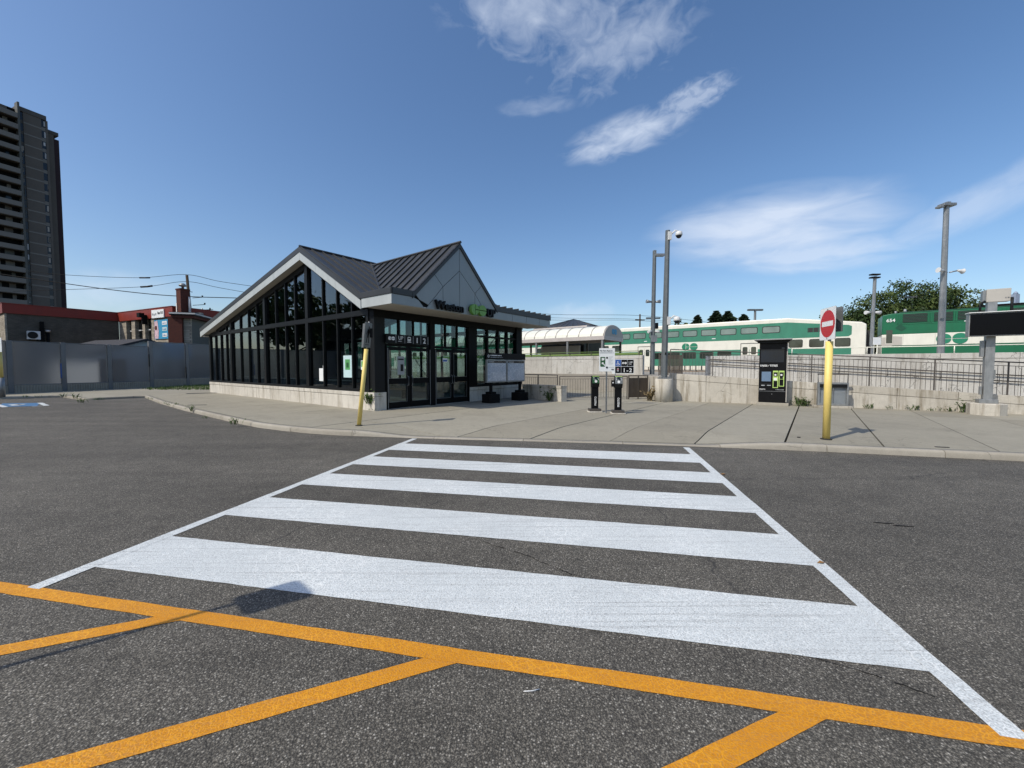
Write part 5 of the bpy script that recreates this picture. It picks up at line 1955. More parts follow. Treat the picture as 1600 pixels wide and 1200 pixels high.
for (x0, x1, z0, z1) in ((.46, .63, .68, 1.34), (.65, .82, .74, 1.34)):
    g = MB().prism([(x0, z0), (x1, z0), (x1, z1), (x0, z1)], Mx, .004, .014).build('slot_surround', 'lime_green', t)
    MB().prism([(x0 + .025, z0 + .03), (x1 - .025, z0 + .03), (x1 - .025, z0 + .27), (x0 + .025, z0 + .27)], Mx, .015, .020).build('slot', 'black_plastic', g)
    MB().prism([(x0 + .02, z1 - .22), (x1 - .02, z1 - .22), (x1 - .02, z1 - .06), (x0 + .02, z1 - .06)], Mx, .015, .020).build('slot', 'frame_dark', g)
    MB().prism([(x0 + .05, z1 - .19), (x1 - .06, z1 - .19), (x1 - .06, z1 - .13), (x0 + .05, z1 - .13)], Mx, .021, .024).build('key', 'white_print', g)
    MB().prism([(x0 + .03, z0 + .29), (x1 - .04, z0 + .29), (x1 - .04, z0 + .38), (x0 + .03, z0 + .38)], Mx, .015, .020).build('slot', 'white_print' if x0 < .5 else 'frame_dark', g)
MB().prism([(.06, .74), (.42, .74), (.42, .86), (.06, .86)], Mx, .004, .03).build('tray', 'frame_dark', t)
MB().prism([(.09, .75), (.20, .75), (.20, .79), (.09, .79)], Mx, .031, .034).prism([(.28, .76), (.40, .76), (.40, .79), (.28, .79)], Mx, .031, .034).build('tray_label', 'grey_print', t)
text('PRESTO', .055, fr((.03, -.004, .60), (1, 0, 0), (0, 0, 1)), t, bold=.02, depth=.004)
print_dashes(.26, .035, fr((L - .32, -.004, .60), (1, 0, 0), (0, 0, 1)), t, 'grey_print', 6)
MB().box(0.01, L - .01, -.004, .0, .545, .552).build('door_gap', 'grey_print', t)
MB().prism(disc(L / 2, .44, .014, 10), Mx, .002, .010).build('lock', 'galvanised', t)

# ------------------------------------------------------------------ information case
ca, cb2 = G(1277.5, 633.5, .12), G(1325, 634.5, .12)
ca, cb2 = G(1277, 637, .12).to_2d(), G(1325, 638.5, .12).to_2d()
L = (cb2 - ca).length
t = thing('information_case', 'low steel information case with scratched glazing against the concrete wall', 'display case', (*ca, .12), math.atan2(cb2.y - ca.y, cb2.x - ca.x))
MB().box(-.12, L + .12, -.05, .20, 0, .09).build('plinth', 'wall_concrete', t, .012)
f = MB()
f.box(0, .06, -.02, .12, .10, .92).box(L - .06, L, -.02, .12, .10, .92).box(.06, L - .06, -.02, .12, .10, .17).box(.06, L - .06, -.02, .12, .86, .92).box(L / 2 - .012, L / 2 + .012, -.01, .04, .17, .74)
f.build('frame', 'galvanised', t, .005)
MB().box(.05, L - .05, -.035, .10, .745, .865).build('header', 'frame_dark', t, .005)
MB().box(.06, L - .06, .05, .06, .17, .745).build('back_panel', 'grey_print', t)
for a, b in ((.06, L / 2 - .012), (L / 2 + .012, L - .06)):
    MB().box(a, b, .0, .008, .17, .745).build('glass_pane', 'glass_case', t)
MB().tube([(.02, .05, .92), (.02, .05, 1.22), (L - .02, .05, 1.22), (L - .02, .05, .92)], .014, n=6).build('hoop', 'galvanised', t)
MB().box(.0, L, .02, .09, 1.20, 1.245).build('hoop_bar', 'rail_brown', t)

# ------------------------------------------------------------------ departures screen on its post
sp = Vector((14.75, 12.30))
t = thing('departure_board', 'large switched-off black display board on a galvanised post at the right edge', 'display board', (*sp, .12), rad(-33))
MB().lathe([(.42, -.06), (.42, .34), (.40, .36)], 8, Matrix.Rotation(rad(22.5), 4, 'Z'), False).build('footing', 'wall_concrete', t)
MB().box(-.20, .20, -.16, .16, .36, .48).build('base_plate', 'galvanised', t, .01)
MB().box(-.10, .10, -.09, .09, .46, 3.48).build('post', 'galvanised', t, .012)
MB().box(-.19, -.12, -.07, .07, 1.80, 2.3).build('junction_box', 'galvanised', t, .008)
MB().box(-.17, -.12, -.05, .05, .62, .88).build('junction_box', 'galvanised', t, .008)
MB().box(.12, .15, -.03, .03, 1.1, 1.4).build('conduit', 'galvanised', t)
sc = MB().box(-.56, 2.05, -.36, -.11, 2.42, 3.12).build('housing', 'galvanised', t, .012)
MB().box(-.535, 2.025, -.372, -.362, 2.445, 3.095).build('screen', 'black_glossy', sc)
MB().box(-.58, 2.07, -.42, -.10, 3.13, 3.15).build('hood', 'sign_white', sc)
MB().box(-.14, .36, -.10, .14, 3.47, 3.86).build('control_box', 'soffit_panel', t, .015)
MB().box(-.21, -.142, -.07, .10, 3.50, 3.83).build('box_side', 'galvanised', t)
MB().tube([(-.26, -.1, 3.1), (-.26, -.1, 3.42), (-.16, -.1, 3.50)], .035, n=8).build('conduit', 'frame_dark', t)
MB().tube([(.38, -.1, 3.1), (.38, -.1, 3.58)], .035, n=8).build('conduit', 'frame_dark', t)
print_dashes(.09, .05, fr((.24, -.103, 3.56), (1, 0, 0), (0, 0, 1)), t, 'sign_grey_back', 7)


# ------------------------------------------------------------------ lamp and camera poles
def dome_camera(t, p, dirx, arm):
    x, y, z = p
    MB().box(x - .07, x + .07, y - .05, y + .05, z - .18, z + .16).build('camera_box', 'ac_white', t, .01)
    MB().tube([(x, y, z), (x + dirx * arm * .6, y - .04, z + .20), (x + dirx * arm, y - .06, z + .16)], .03, n=8).build('camera_arm', 'ac_white', t)
    Mx = Matrix.Translation((x + dirx * arm, y - .06, z))
    c = MB().lathe([(.05, .17), (.13, .12), (.14, .0), (.13, -.02)][::-1], 16, Mx).build('camera_housing', 'ac_white', t)
    MB().lathe([(.03, -.13), (.08, -.105), (.11, -.06), (.12, -.02)], 16, Mx).build('camera_dome', 'dark_glass_far', t)


t = thing('camera_pole', 'tall grey pole with two white dome cameras on a round concrete base', 'pole', (6.53, 17.05, .12))
MB().lathe([(.36, -.1), (.36, .96), (.345, .975)], 28).build('concrete_base', 'wall_concrete', t)
MB().box(-.21, .21, -.21, .21, .976, 1.03).build('base_plate', 'galvanised', t, .01)
for sx_ in (-.15, .15):
    for sy_ in (-.15, .15):
        MB().tube([(sx_, sy_, 1.03), (sx_, sy_, 1.10)], .02, n=6).build('bolt', 'galvanised', t)
MB().tube([(0, 0, 1.02), (.06, 0, 7.25)], .145, .10, n=8, smooth=False).build('pole', 'pole_grey', t)
dome_camera(t, (.10, -.12, 7.0), 1, .36)
dome_camera(t, (.12, -.12, 3.45), 1, .32)
MB().box(-.03, .03, -.155, -.14, 2.0, 2.1).build('hand_hole', 'frame_dark', t)

t = thing('platform_lamp', 'grey platform lamp with equipment boxes, just left of the camera pole', 'lamp post', (at(1019.5, 540, 24).x, 24, 1.15))
MB().tube([(0, 0, 0), (.04, 0, 7.35)], .15, .11, n=8, smooth=False).build('pole', 'pole_grey', t)
MB().box(.05, .60, -.12, .12, 7.05, 7.2).build('lamp_head', 'galvanised', t, .02)
MB().box(-.04, .12, -.1, .1, 7.2, 7.40).build('arm_bracket', 'galvanised', t)
for s in (-1, 1):
    MB().tube([(s * .08, 0, 4.35), (s * .42, -.05, 4.38)], .04, .11, n=10).build('horn_speaker', 'galvanised', t)
    MB().tube([(s * .1, -.1, 2.6), (s * .34, -.2, 2.55)], .05, .09, n=10).build('camera', 'ac_white', t)
MB().box(.12, .30, -.1, .1, 2.75, 3.1).build('equipment_box', 'black_plastic', t)
MB().box(-.16, .2, -.2, -.12, 1.95, 2.35).build('equipment_box', 'galvanised', t)
MB().box(-.3, .45, -.05, .0, 1.35, 1.40).build('cross_bar', 'galvanised', t)

pp = at(1361, 540, 27)
t = thing('platform_lamp', 'slim platform lamp with twin horn speakers between the coach and the locomotive', 'lamp post', (pp.x, 27, 1.15))
MB().tube([(0, 0, 0), (.09, 0, 6.55)], .13, .09, n=8, smooth=False).build('pole', 'galvanised', t)
for z in (6.62, 6.42):
    MB().box(-.22, .36, -.14, .14, z, z + .09).build('lamp_head', 'frame_dark', t, .02)
for s in (-1, 1):
    MB().tube([(s * .08, 0, 4.15), (s * .50, -.05, 4.12)], .04, .13, n=10).build('horn_speaker', 'ac_white', t)
MB().box(-.02, .50, -.18, -.15, 1.95, 2.45).build('sign_plate', 'sign_white', t)
MB().box(-.25, -.15, -.10, .10, 0.2, 1.9).build('equipment_box', 'frame_dark', t)

pp = at(1470, 549, 18.2)
t = thing('platform_lamp', 'tallest thick grey lamp post with twin horn speakers before the locomotive', 'lamp post', (pp.x, 18.2, 1.15))
hz = at(1479, 322, 18.2)
MB().tube([(0, 0, 0), (hz.x - pp.x, 0, hz.z - 1.15)], .135, .095, n=8, smooth=False).build('pole', 'galvanised', t)
hx = hz.x - pp.x
MB().box(hx - .26, hx + .30, -.16, .16, hz.z - 1.17, hz.z - 1.05).box(hx - .08, hx + .10, -.1, .1, hz.z - 1.05, hz.z - .98).build('lamp_head', 'galvanised', t, .02)
MB().box(hx - .40, hx - .20, -.12, .12, hz.z - 1.24, hz.z - 1.15).build('lamp_head', 'galvanised', t, .02)
hzs = at(1475, 424, 18.2).z - 1.15
for s in (-1, 1):
    MB().tube([(.12 + s * .05, -.05, hzs - .06), (.12 + s * .32, -.12, hzs), ], .03, n=6).build('speaker_arm', 'galvanised', t)
    MB().lathe([(.05, -.04), (.055, .05), (.11, .19), (.12, .20)], 14, Matrix.Translation((.12 + s * .36, -.14, hzs)) @ Matrix.Rotation(s * PI / 2 + rad(8), 4, 'Y')).build('horn_speaker', 'ac_white', t)
MB().box(-.20, -.12, -.17, -.05, 2.65, 3.5).build('conduit', 'galvanised', t)
MB().box(-.24, -.1, -.20, -.05, .60, .95).build('equipment_box', 'galvanised', t, .01)

for px, ytop, ybot, Y, nm, lab in ((1180, 483, 505, 62, 'street_lamp', 'small twin-head lamp seen above the coach roof'), (1425, 463, 495, 58, 'street_lamp', 'small pale twin-head lamp before the large tree'),
                                  (1020.5, 496, 520, 66, 'street_lamp', 'small twin-head lamp between the poles, far left of the coach roof')):
    a = at(px, ytop, Y)
    t = thing(nm, lab, 'street lamp', (a.x, Y, 0))
    MB().tube([(0, 0, 0), (0, 0, a.z)], .22, .16, n=8).build('pole', 'pole_grey' if px != 1425 else 'galvanised', t)
    for s in (-1, 1):
        MB().box(min(s * .1, s * 1.15), max(s * .1, s * 1.15), -.2, .2, a.z - .25, a.z).build('lamp_head', 'pole_grey' if px != 1425 else 'galvanised', t, .03)

# ------------------------------------------------------------------ utility poles and wires
def cable(label, pts, Y, r=.03, sag=0.0, group=None):
    P = [at(x, y, yy) for (x, y), yy in zip(pts, Y if isinstance(Y, (list, tuple)) else [Y] * len(pts))]
    # smooth through the points
    Q = []
    for i in range(len(P) - 1):
        p0, p1, p2, p3 = P[max(i - 1, 0)], P[i], P[i + 1], P[min(i + 2, len(P) - 1)]
        for k in range(6):
            s = k / 6
            Q.append(0.5 * ((2 * p1) + (p2 - p0) * s + (2 * p0 - 5 * p1 + 4 * p2 - p3) * s * s + (3 * p1 - p0 - 3 * p2 + p3) * s ** 3))
    Q.append(P[-1])
    o = MB().tube(Q, r, n=5).build('cable', 'black_matte')
    o['label'] = label
    o['category'] = 'cable'
    if group:
        o['group'] = group
    return o


a, b = at(292, 430, 55), at(297, 500, 55)
t = thing('utility_pole', 'leaning wooden utility pole behind the red chimney', 'utility pole', (b.x + .6, 55, 0))
MB().tube([(0, 0, 0), (a.x - b.x - .6, 0, a.z)], .24, .16, n=8).build('pole', 'bark', t)
for x, z in ((-.6, a.z - 2.2), (1.2, a.z - 3.0), (1.5, a.z - 4.0), (2.2, 9.5)):
    MB().lathe([(.05, 0), (.12, .06), (.06, .12), (.12, .18), (.05, .24)], 8, Matrix.Translation((x, 0, z))).build('insulator', 'frame_dark', t)
    MB().tube([(-.15, 0, z - .1), (x, 0, z)], .04, n=5).build('arm', 'frame_dark', t)
MB().tube([(0, 0, 9.3), (2.6, 0, 9.5)], .04, n=5).build('arm', 'frame_dark', t)
cable('top cable strung between the tower and the leaning utility pole', [(40, 423), (102, 429.5), (215, 434), (290, 429), (345, 440), (430, 452)], 55.3)
cable('middle cable with splice case left of the utility pole', [(20, 455), (102, 452.5), (225, 448), (290, 440), (345, 450), (430, 465)], 55.6)
cable('thick lowest cable crossing in front of the chimney and the leaning pole', [(-20, 425), (60, 437), (160, 451), (240, 460), (297, 463.5), (345, 465), (430, 467)], 52, .05)
sp_ = at(230, 447.8, 55.5)
o = MB().tube([(sp_.x - .9, 55.5, sp_.z - .05), (sp_.x, 55.5, sp_.z), (sp_.x + .7, 55.5, sp_.z + .1)], .12, n=6).build('splice_case', 'frame_dark')
o['label'] = 'small dark splice case hanging on the middle cable'
o['category'] = 'cable fitting'
sp_ = at(226, 434, 55.3)
o = MB().tube([(sp_.x - .7, 55.3, sp_.z - .0), (sp_.x + .7, 55.3, sp_.z)], .10, n=6).build('splice_case', 'frame_dark')
o['label'] = 'small dark splice case hanging on the top cable'
o['category'] = 'cable fitting'
for px, yt, Y, lab in ((1000, 491, 85, 'far utility pole with a short crossarm left of the camera pole'), (1585.5, 480, 110, 'distant short mast rising above the locomotive')):
    a = at(px, yt, Y)
    t = thing('utility_pole', lab, 'utility pole', (a.x, Y, 0))
    MB().tube([(0, 0, 0), (0, 0, a.z)], .22, .16, n=6).build('pole', 'bark', t)
    MB().box(-1.0, 1.0, -.1, .1, a.z - 1.3, a.z - 1.1).build('crossarm', 'bark', t)
cable('uppermost of the far cables above the curved canopy', [(700, 478), (860, 491), (1000, 493), (1120, 505)], 85, .035)
cable('middle far cable above the curved canopy', [(700, 490), (860, 496.5), (1000, 499), (1120, 509)], 85, .03)
cable('lowest far cable above the curved canopy', [(700, 494), (860, 500), (1000, 501), (1120, 513)], 85, .03)
a = at(1587, 455, 400)
t = thing('distant_tower', 'hazy grey office tower far off at the right edge', 'tower', (a.x, 400, 0))
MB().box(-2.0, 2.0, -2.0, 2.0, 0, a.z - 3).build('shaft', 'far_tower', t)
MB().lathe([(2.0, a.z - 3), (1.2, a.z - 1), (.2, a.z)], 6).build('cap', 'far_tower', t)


# ------------------------------------------------------------------ screen fence at the left
FA = rad(71.4)
t = thing('screen_fence', 'long fence of frosted grey panels between steel posts on a ribbed concrete base', 'fence', (-28.36, 22.41, .12), FA)
FP = [-41, -38.6, -36.2, -33.8, -31.4, -29, -26.6, -24.2, -21.8, -19.4, -17.0, -14.6, -12.2, -9.8, -7.2,  -4.4, -2.2, 0, 2.18, 4.40, 6.75, 9.15, 11.6, 14.0, 16.4, 18.8]
for i, x in enumerate(FP):
    h = 2.98 if x < 6 else 3.34
    MB().box(x - .11, x + .11, -.10, .10, -.02, h).build('post', 'fence_post_steel', t, .01)
for x0, x1 in zip(FP, FP[1:]):
    up = .36 if x0 > 6 else 0
    MB().box(x0 + .11, x1 - .11, -.07, .07, -.02, .44 + up * .4).build('concrete_base', 'kerb_concrete', t)
    mb = MB()
    n = int((x1 - x0 - .22) / .12)
    for k in range(n):
        xx = x0 + .14 + k * .12
        mb.box(xx, xx + .055, -.095, -.07, .0, .42 + up * .4)
    mb.build('base_ribs', 'kerb_concrete', t, kind='stuff')
    MB().box(x0 + .11, x1 - .11, -.012, .012, .47 + up * .4, 2.92 + up).build('frosted_pane', 'frosted_panel', t)
    MB().box(x0 + .11, x1 - .11, -.03, .03, 2.92 + up, 2.97 + up).build('top_channel', 'fence_post_steel', t)
    MB().box(x0 + .11, x1 - .11, -.03, .03, .44 + up * .4, .48 + up * .4).build('bottom_channel', 'fence_post_steel', t)
for x, z in ((2.05, 1.3), (6.62, 2.0), (9.02, 1.1)):
    MB().box(x - .04, x, -.16, -.10, z - .5, z + .4).build('cable_box', 'sign_blue' if x < 4 else 'frame_dark', t)

fx = Vector((math.cos(FA), math.sin(FA)))
fn = Vector((-fx.y, fx.x))            # away from the viewer
FB = Vector((-28.36, 22.41))
# timber fence behind
a = FB + fx * 4.34 + fn * 1.0
t = thing('timber_fence', 'brown board fence seen through the frosted panels', 'fence', (*a, 0), FA + .05)
for k in range(11):
    MB().box(k * .145, k * .145 + .135, 0, .025, 0, 2.15 + .02 * ((k * 7) % 3)).build('board', 'wood_fence', t)
MB().box(0, 1.6, .03, .09, .4, .5).box(0, 1.6, .03, .09, 1.7, 1.8).build('rail', 'wood_fence', t)
# house with gable behind the fence
g = thing('garage', 'low white garage with dark gable roof behind the frosted fence', 'garage', (*(FB + fx * 5.26 + fn * 2.6), 0), FA)
Mg = fr((0, 0, 0), (1, 0, 0), (0, 0, 1))
MB().prism([(0, 0), (5.2, 0), (5.2, 2.75), (2.6, 3.6), (0, 2.75)], Mg, -6, 0).build('wall', 'siding_white', g)
for s in (-1, 1):
    MB().prism([(2.6, 3.62), (2.6 + s * 3.1, 2.6), (2.6 + s * 3.1, 2.75), (2.6, 3.78)], Mg, -6.2, .35).build('roof', 'shingle_dark', g)
MB().box(3.4, 4.3, -.03, .0, .1, 2.1).build('door', 'siding_grey', g)
t = thing('tarpaulin', 'bright blue tarpaulin behind the frosted fence near the brick building corner', 'tarpaulin', (*(FB + fx * 8.2 + fn * 1.2), 0), FA)
mb = MB()
for i in range(6):
    for j in range(5):
        f = lambda i, j: (i * .34, .12 * math.sin(i * 1.7 + j), 2.2 + j * .26 + .04 * math.sin(i * 2.1))
        mb.quad(f(i, j), f(i + 1, j), f(i + 1, j + 1), f(i, j + 1))
mb.build('sheet', 'banner_blue', t)
t = thing('shed', 'dark open shed behind the last fence bays', 'shed', (*(FB + fx * 9.8 + fn * 1.6), 0), FA)
MB().box(0, 7.5, 0, .1, 0, 2.5).build('wall', 'black_matte', t)
MB().box(-.1, 7.6, -.15, 3.0, 2.5, 2.6).build('roof', 'shingle_dark', t)

# ------------------------------------------------------------------ brick building with red parapet
PZ = 7.2
c1 = at(8.5, 474, 34.9).to_2d()
c2 = at(185, 489, 41.1).to_2d()
c3 = at(270, 479.5, 36.7).to_2d()
t = thing('brick_building', 'flat-roofed brick building with a red parapet behind the screen fence', 'building', (c1.x, c1.y, 0), math.atan2((c2 - c1).y, (c2 - c1).x))
W = Matrix.Translation((c1.x, c1.y, 0)) @ Matrix.Rotation(math.atan2((c2 - c1).y, (c2 - c1).x), 4, 'Z')
Wi = W.inverted()
L12 = (c2 - c1).length


def loc(p):
    v = Wi @ Vector((p.x, p.y, 0))
    return (v.x, v.y)


l3 = loc(c3)
MB().box(.02, L12 - .0, 0, 12, 0, PZ - .9).build('wall', 'brick_grey', t)
MB().box(-.10, .018, -.02, 12, 0, PZ - .9).build('wall', 'stone_beige', t)
MB().box(-.22, L12 + .1, -.12, 12.1, PZ - .89, PZ - .05).build('parapet', 'parapet_red', t)
MB().box(-.25, L12 + .1, -.16, 12.1, PZ - .05, PZ).build('parapet_cap', 'parapet_red', t)
# wing towards the viewer
a = Vector(loc(c2))
b = Vector(l3)
dw = (b - a)
LW = dw.length
MWg = Matrix.Translation((a.x, a.y, 0)) @ Matrix.Rotation(math.atan2(dw.y, dw.x), 4, 'Z')


def wbox(name, mat, x0, x1, y0, y1, z0, z1, parent=None):
    return MB().box(x0, x1, y0, y1, z0, z1, MWg).build(name, mat, parent or t)


# window bays: fraction along wing face from photo
def wingx(px, zz=6.0):
    d = ray(px, 500)
    p0, q0 = c2, c3
    e = q0 - p0
    # intersect ray (0,0)+s*d with line
    det = d.x * (-e.y) - d.y * (-e.x)
    s_ = (p0.x * (-e.y) - p0.y * (-e.x)) / det
    hit = Vector((d.x, d.y)) * s_
    return (hit - p0).dot(e.normalized())


wx = [wingx(p) for p in (196, 205, 210.5, 222, 226, 236, 240)]
wbox('wall', 'stone_beige', -.0, wx[0], .02, 8, 0, PZ - .95)
wbox('wall', 'stone_beige', wx[6], LW, .02, 8, 0, PZ - .95)
wbox('wall', 'stone_beige', wx[0], wx[6], .02, 8, 0, 2.6)
wbox('wall', 'black_matte', wx[0], wx[6], 1.2, 8, 2.6, PZ - .95)
for x0, x1 in ((wx[1], wx[2]), (wx[3], wx[4]), (wx[5], wx[6])):
    wbox('pier', 'stone_beige', x0, x1, .0, .5, 2.6, PZ - .95)
wbox('pier', 'stone_beige', wx[0], wx[0] + .12, .0, .5, 2.6, PZ - .95)
for x0, x1 in ((wx[0] + .12, wx[1]), (wx[2], wx[3]), (wx[4], wx[5])):
    f = wbox('window_frame', 'frame_dark', x0, x1, .26, .30, PZ - 1.95, PZ - 1.90)
    MB().box(x0, x1, .24, .30, PZ - 2.0, PZ - 1.9, MWg).build('window_bar', 'siding_white', t)
    m_ = (x0 + x1) / 2
    wbox('window_bar', 'frame_dark', m_ - .03, m_ + .03, .22, .30, 2.6, PZ - .95)
    wbox('curtain', 'curtain', x0 + .05, x1 - .05, .45, .50, 2.6, PZ - 1.0)
    MB().box(x0, x1, .32, .335, 2.6, PZ - .95, MWg).build('pane', 'glass_tinted', t)
wbox('parapet', 'parapet_red', -.1, LW + .10, -.12, 8, PZ - .94, PZ - .05)
wbox('parapet_cap', 'parapet_red', -.1, LW + .14, -.16, 8, PZ - .05, PZ)
# clinic signs on the corner
sA, sB = wingx(241), wingx(260)
sg = wbox('wall_sign', 'sign_white', sA, sB, -.20, -.13, PZ - .98, PZ - .22)
MS = MWg @ fr((0, -.205, 0), (1, 0, 0), (0, 0, 1))
print_dashes((sB - sA) * .42, .26, MS @ Matrix.Translation((sA + (sB - sA) * .52, PZ - .66, 0)), sg, 'black_plastic', 8)
mb = MB()
for k in range(3):
    mb.prism(disc(sA + .22 + k * .28, PZ - .62 - .05 * (k % 2), .12, 12), MS, 0, .004)
mb.build('logo', 'grey_print', sg)
bA, bB = wingx(241.5), wingx(263)
bn = wbox('banner', 'banner_blue', bA + .05, bB, -.06, -.0, PZ - 2.95, PZ - 1.15)
mb = MB()
mb.prism([(bA + .1, PZ - 2.9), (bA + .75, PZ - 2.9), (bA + .85, PZ - 2.2), (bA + .65, PZ - 1.2), (bA + .1, PZ - 1.3)], MS @ Matrix.Translation((0, 0, -.135)), 0, .005)
mb.build('picture', 'banner_pink', bn)
MB().prism(disc(bA + .38, PZ - 1.9, .22, 14), MS @ Matrix.Translation((0, 0, -.129)), 0, .005).build('picture', 'chimney_brick', bn)
for k in range(3):
    zz = PZ - 1.62 - k * .56
    mb = MB()
    mb.prism([(bB - .95, zz - .03), (bB - .12, zz - .03), (bB - .12, zz + .30), (bB - .95, zz + .30)], MS @ Matrix.Translation((0, 0, -.132)), 0, .004)
    mb.build('text_field', 'sign_white' if k != 1 else 'poster_cyan', bn)
    print_dashes(.62, .12, MS @ Matrix.Translation((bB - .86, zz + .07, -.127)), bn, 'sign_blue', 9 + k)
fl = wbox('floodlight', 'black_matte', wingx(229), wingx(233), -.75, -.35, PZ - .85, PZ - .45)
wbox('floodlight_arm', 'black_matte', wingx(231), wingx(232.5), -.5, -.12, PZ - 1.5, PZ - .6)
# side of the wing, chimney
wbox('parapet', 'parapet_red', LW + .105, LW + .16, -.12, 6, PZ - .94, PZ - .05)
ch = thing('chimney', 'tall red brick chimney with a metal cowl at the end of the red parapet', 'chimney', (at(282, 500, 36.4).x, 36.4, 0), math.atan2((c3 - c2).y, (c3 - c2).x))
ctop = at(282, 453, 36.4).z
MB().box(-.36, .36, -.1, .62, 0, ctop).build('stack', 'chimney_brick', ch)
MB().box(-.40, .40, -.14, .66, ctop, ctop + .12).build('cap', 'chimney_brick', ch)
MB().lathe([(.10, 0), (.10, .2), (.28, .26), (.30, .36), (.12, .52)], 14, Matrix.Translation((0, .26, ctop + .12))).build('cowl', 'galvanised', ch)
MB().tube([(-.25, -.14, 0), (-.25, -.14, ctop - 1.2)], .05, n=6).build('pipe', 'canopy_beam', ch)
MB().tube([(.55, .5, 6.0), (.55, .5, ctop - .6)], .09, n=8).build('flue', 'siding_white', ch)
# flat-roofed block to the right of the chimney
pA, pB = at(299, 500, 36.0).to_2d(), at(350, 500, 43).to_2d()
fb = thing('flat_roofed_block', 'grey-green flat-roofed block between the chimney and the station roof', 'building', (pA.x, pA.y, 0), math.atan2((pB - pA).y, (pB - pA).x))
zt = at(299, 489, 36).z
MB().box(.01, 12, 0, 1.0, 0, zt - .5).build('wall', 'siding_grey', fb)
MB().box(-.12, 0, -.02, .55, 0, zt - .5).build('wall', 'stone_beige', fb)
MB().box(-.5, 12.3, -.4, 1.3, zt - .5, zt - .28).build('soffit', 'chimney_brick', fb)
MB().box(-.6, 12.4, -.5, 1.4, zt - .28, zt - .02).build('roof_edge', 'frame_dark', fb)
MB().box(-.63, 12.4, -.53, 1.4, zt - .18, zt - .06).build('gutter', 'siding_white', fb)
MB().box(2.5, 4.2, .2, 1.0, zt, zt + .35).build('roof_unit', 'galvanised', fb)
MB().tube([(3.5, .5, zt), (3.5, .5, zt + .9)], .05, n=5).build('vent_pipe', 'galvanised', fb)
# side of the wing facing the station (brown brick strip)
MB().box(-.40, -.14, .56, 1.6, 0, zt - .5).build('wall', 'chimney_brick', fb)

# heat pump and fittings on the brick wall
hp = thing('heat_pump', 'white outdoor heat pump unit mounted on the dark brick wall', 'air conditioner', (c1.x, c1.y, 0), math.atan2((c2 - c1).y, (c2 - c1).x))


def wallx(px):
    d = ray(px, 500)
    e = c2 - c1
    det = d.x * (-e.y) - d.y * (-e.x)
    s_ = (c1.x * (-e.y) - c1.y * (-e.x)) / det
    return ((Vector((d.x, d.y)) * s_) - c1).dot(e.normalized()), s_


xa, sa = wallx(38)
xb, sb = wallx(63)
zT = CH + (573.5 - 517) / 620 * (at(38, 517, 1).y * sa)
hz1, hz0 = CH + (573.5 - 517) / 620 * sa, CH + (573.5 - 530) / 620 * sa
MB().box(xa + .06, xb - .1, -.45, -.10, hz0, hz1).build('housing', 'ac_white', hp, .02)
fc = (xa + (xb - xa) * .40, -.455, (hz0 + hz1) / 2)
MB().tube([fc, (fc[0], -.475, fc[2])], (hz1 - hz0) * .42, n=20).build('fan_grille', 'frame_dark', hp)
MB().box(xa + .2, xa + .25, -.5, .0, hz0 - .08, hz0).box(xb - .3, xb - .25, -.5, .0, hz0 - .08, hz0).build('bracket', 'black_matte', hp)
t2 = thing('wall_duct', 'tall dark vent duct on the brick wall right of the heat pump', 'duct', (c1.x, c1.y, 0), math.atan2((c2 - c1).y, (c2 - c1).x))
x0, _ = wallx(61)
x1, s_ = wallx(67)
MB().box(x0, x1, -.35, -.01, 2.0, CH + (573.5 - 503) / 620 * s_).build('duct', 'black_matte', t2, .03)
for k in range(6):
    MB().box(x0 - .03, x1 + .03, -.38, -.0, 4.0 + k * .22, 4.06 + k * .22).build('rib', 'black_matte', t2)
x0, s_ = wallx(73)
t2 = thing('wall_pipe', 'short pipe with pale cap on the brick wall above the fence', 'pipe', (c1.x, c1.y, 0), math.atan2((c2 - c1).y, (c2 - c1).x))
zp = CH + (573.5 - 519) / 620 * s_
MB().tube([(x0, -.2, 2.5), (x0, -.2, zp)], .10, n=8).build('pipe', 'black_matte', t2)
MB().tube([(x0, -.2, zp), (x0, -.2, zp + .18)], .17, n=10).build('cap', 'canopy_beam', t2)

# ------------------------------------------------------------------ apartment tower
tw0 = Vector((-122.5, 107.0))
tdir = Vector((-.41, -.91)).normalized()
ta_ = math.atan2(-tdir.y, -tdir.x)
# local x runs away from the viewer along the face (0 = far visible edge), so panels sit at negative x; local -y is the outward side
tw = thing('apartment_tower', 'tall dark slab apartment tower with stacked balconies at the left edge', 'building', (*tw0, 0), ta_)


def twx(px):
    d = ray(px, 400)
    e = -tdir
    det = d.x * (-e.y) - d.y * (-e.x)
    s_ = (tw0.x * (-e.y) - tw0.y * (-e.x)) / det
    return ((Vector((d.x, d.y)) * s_) - tw0).dot(e)


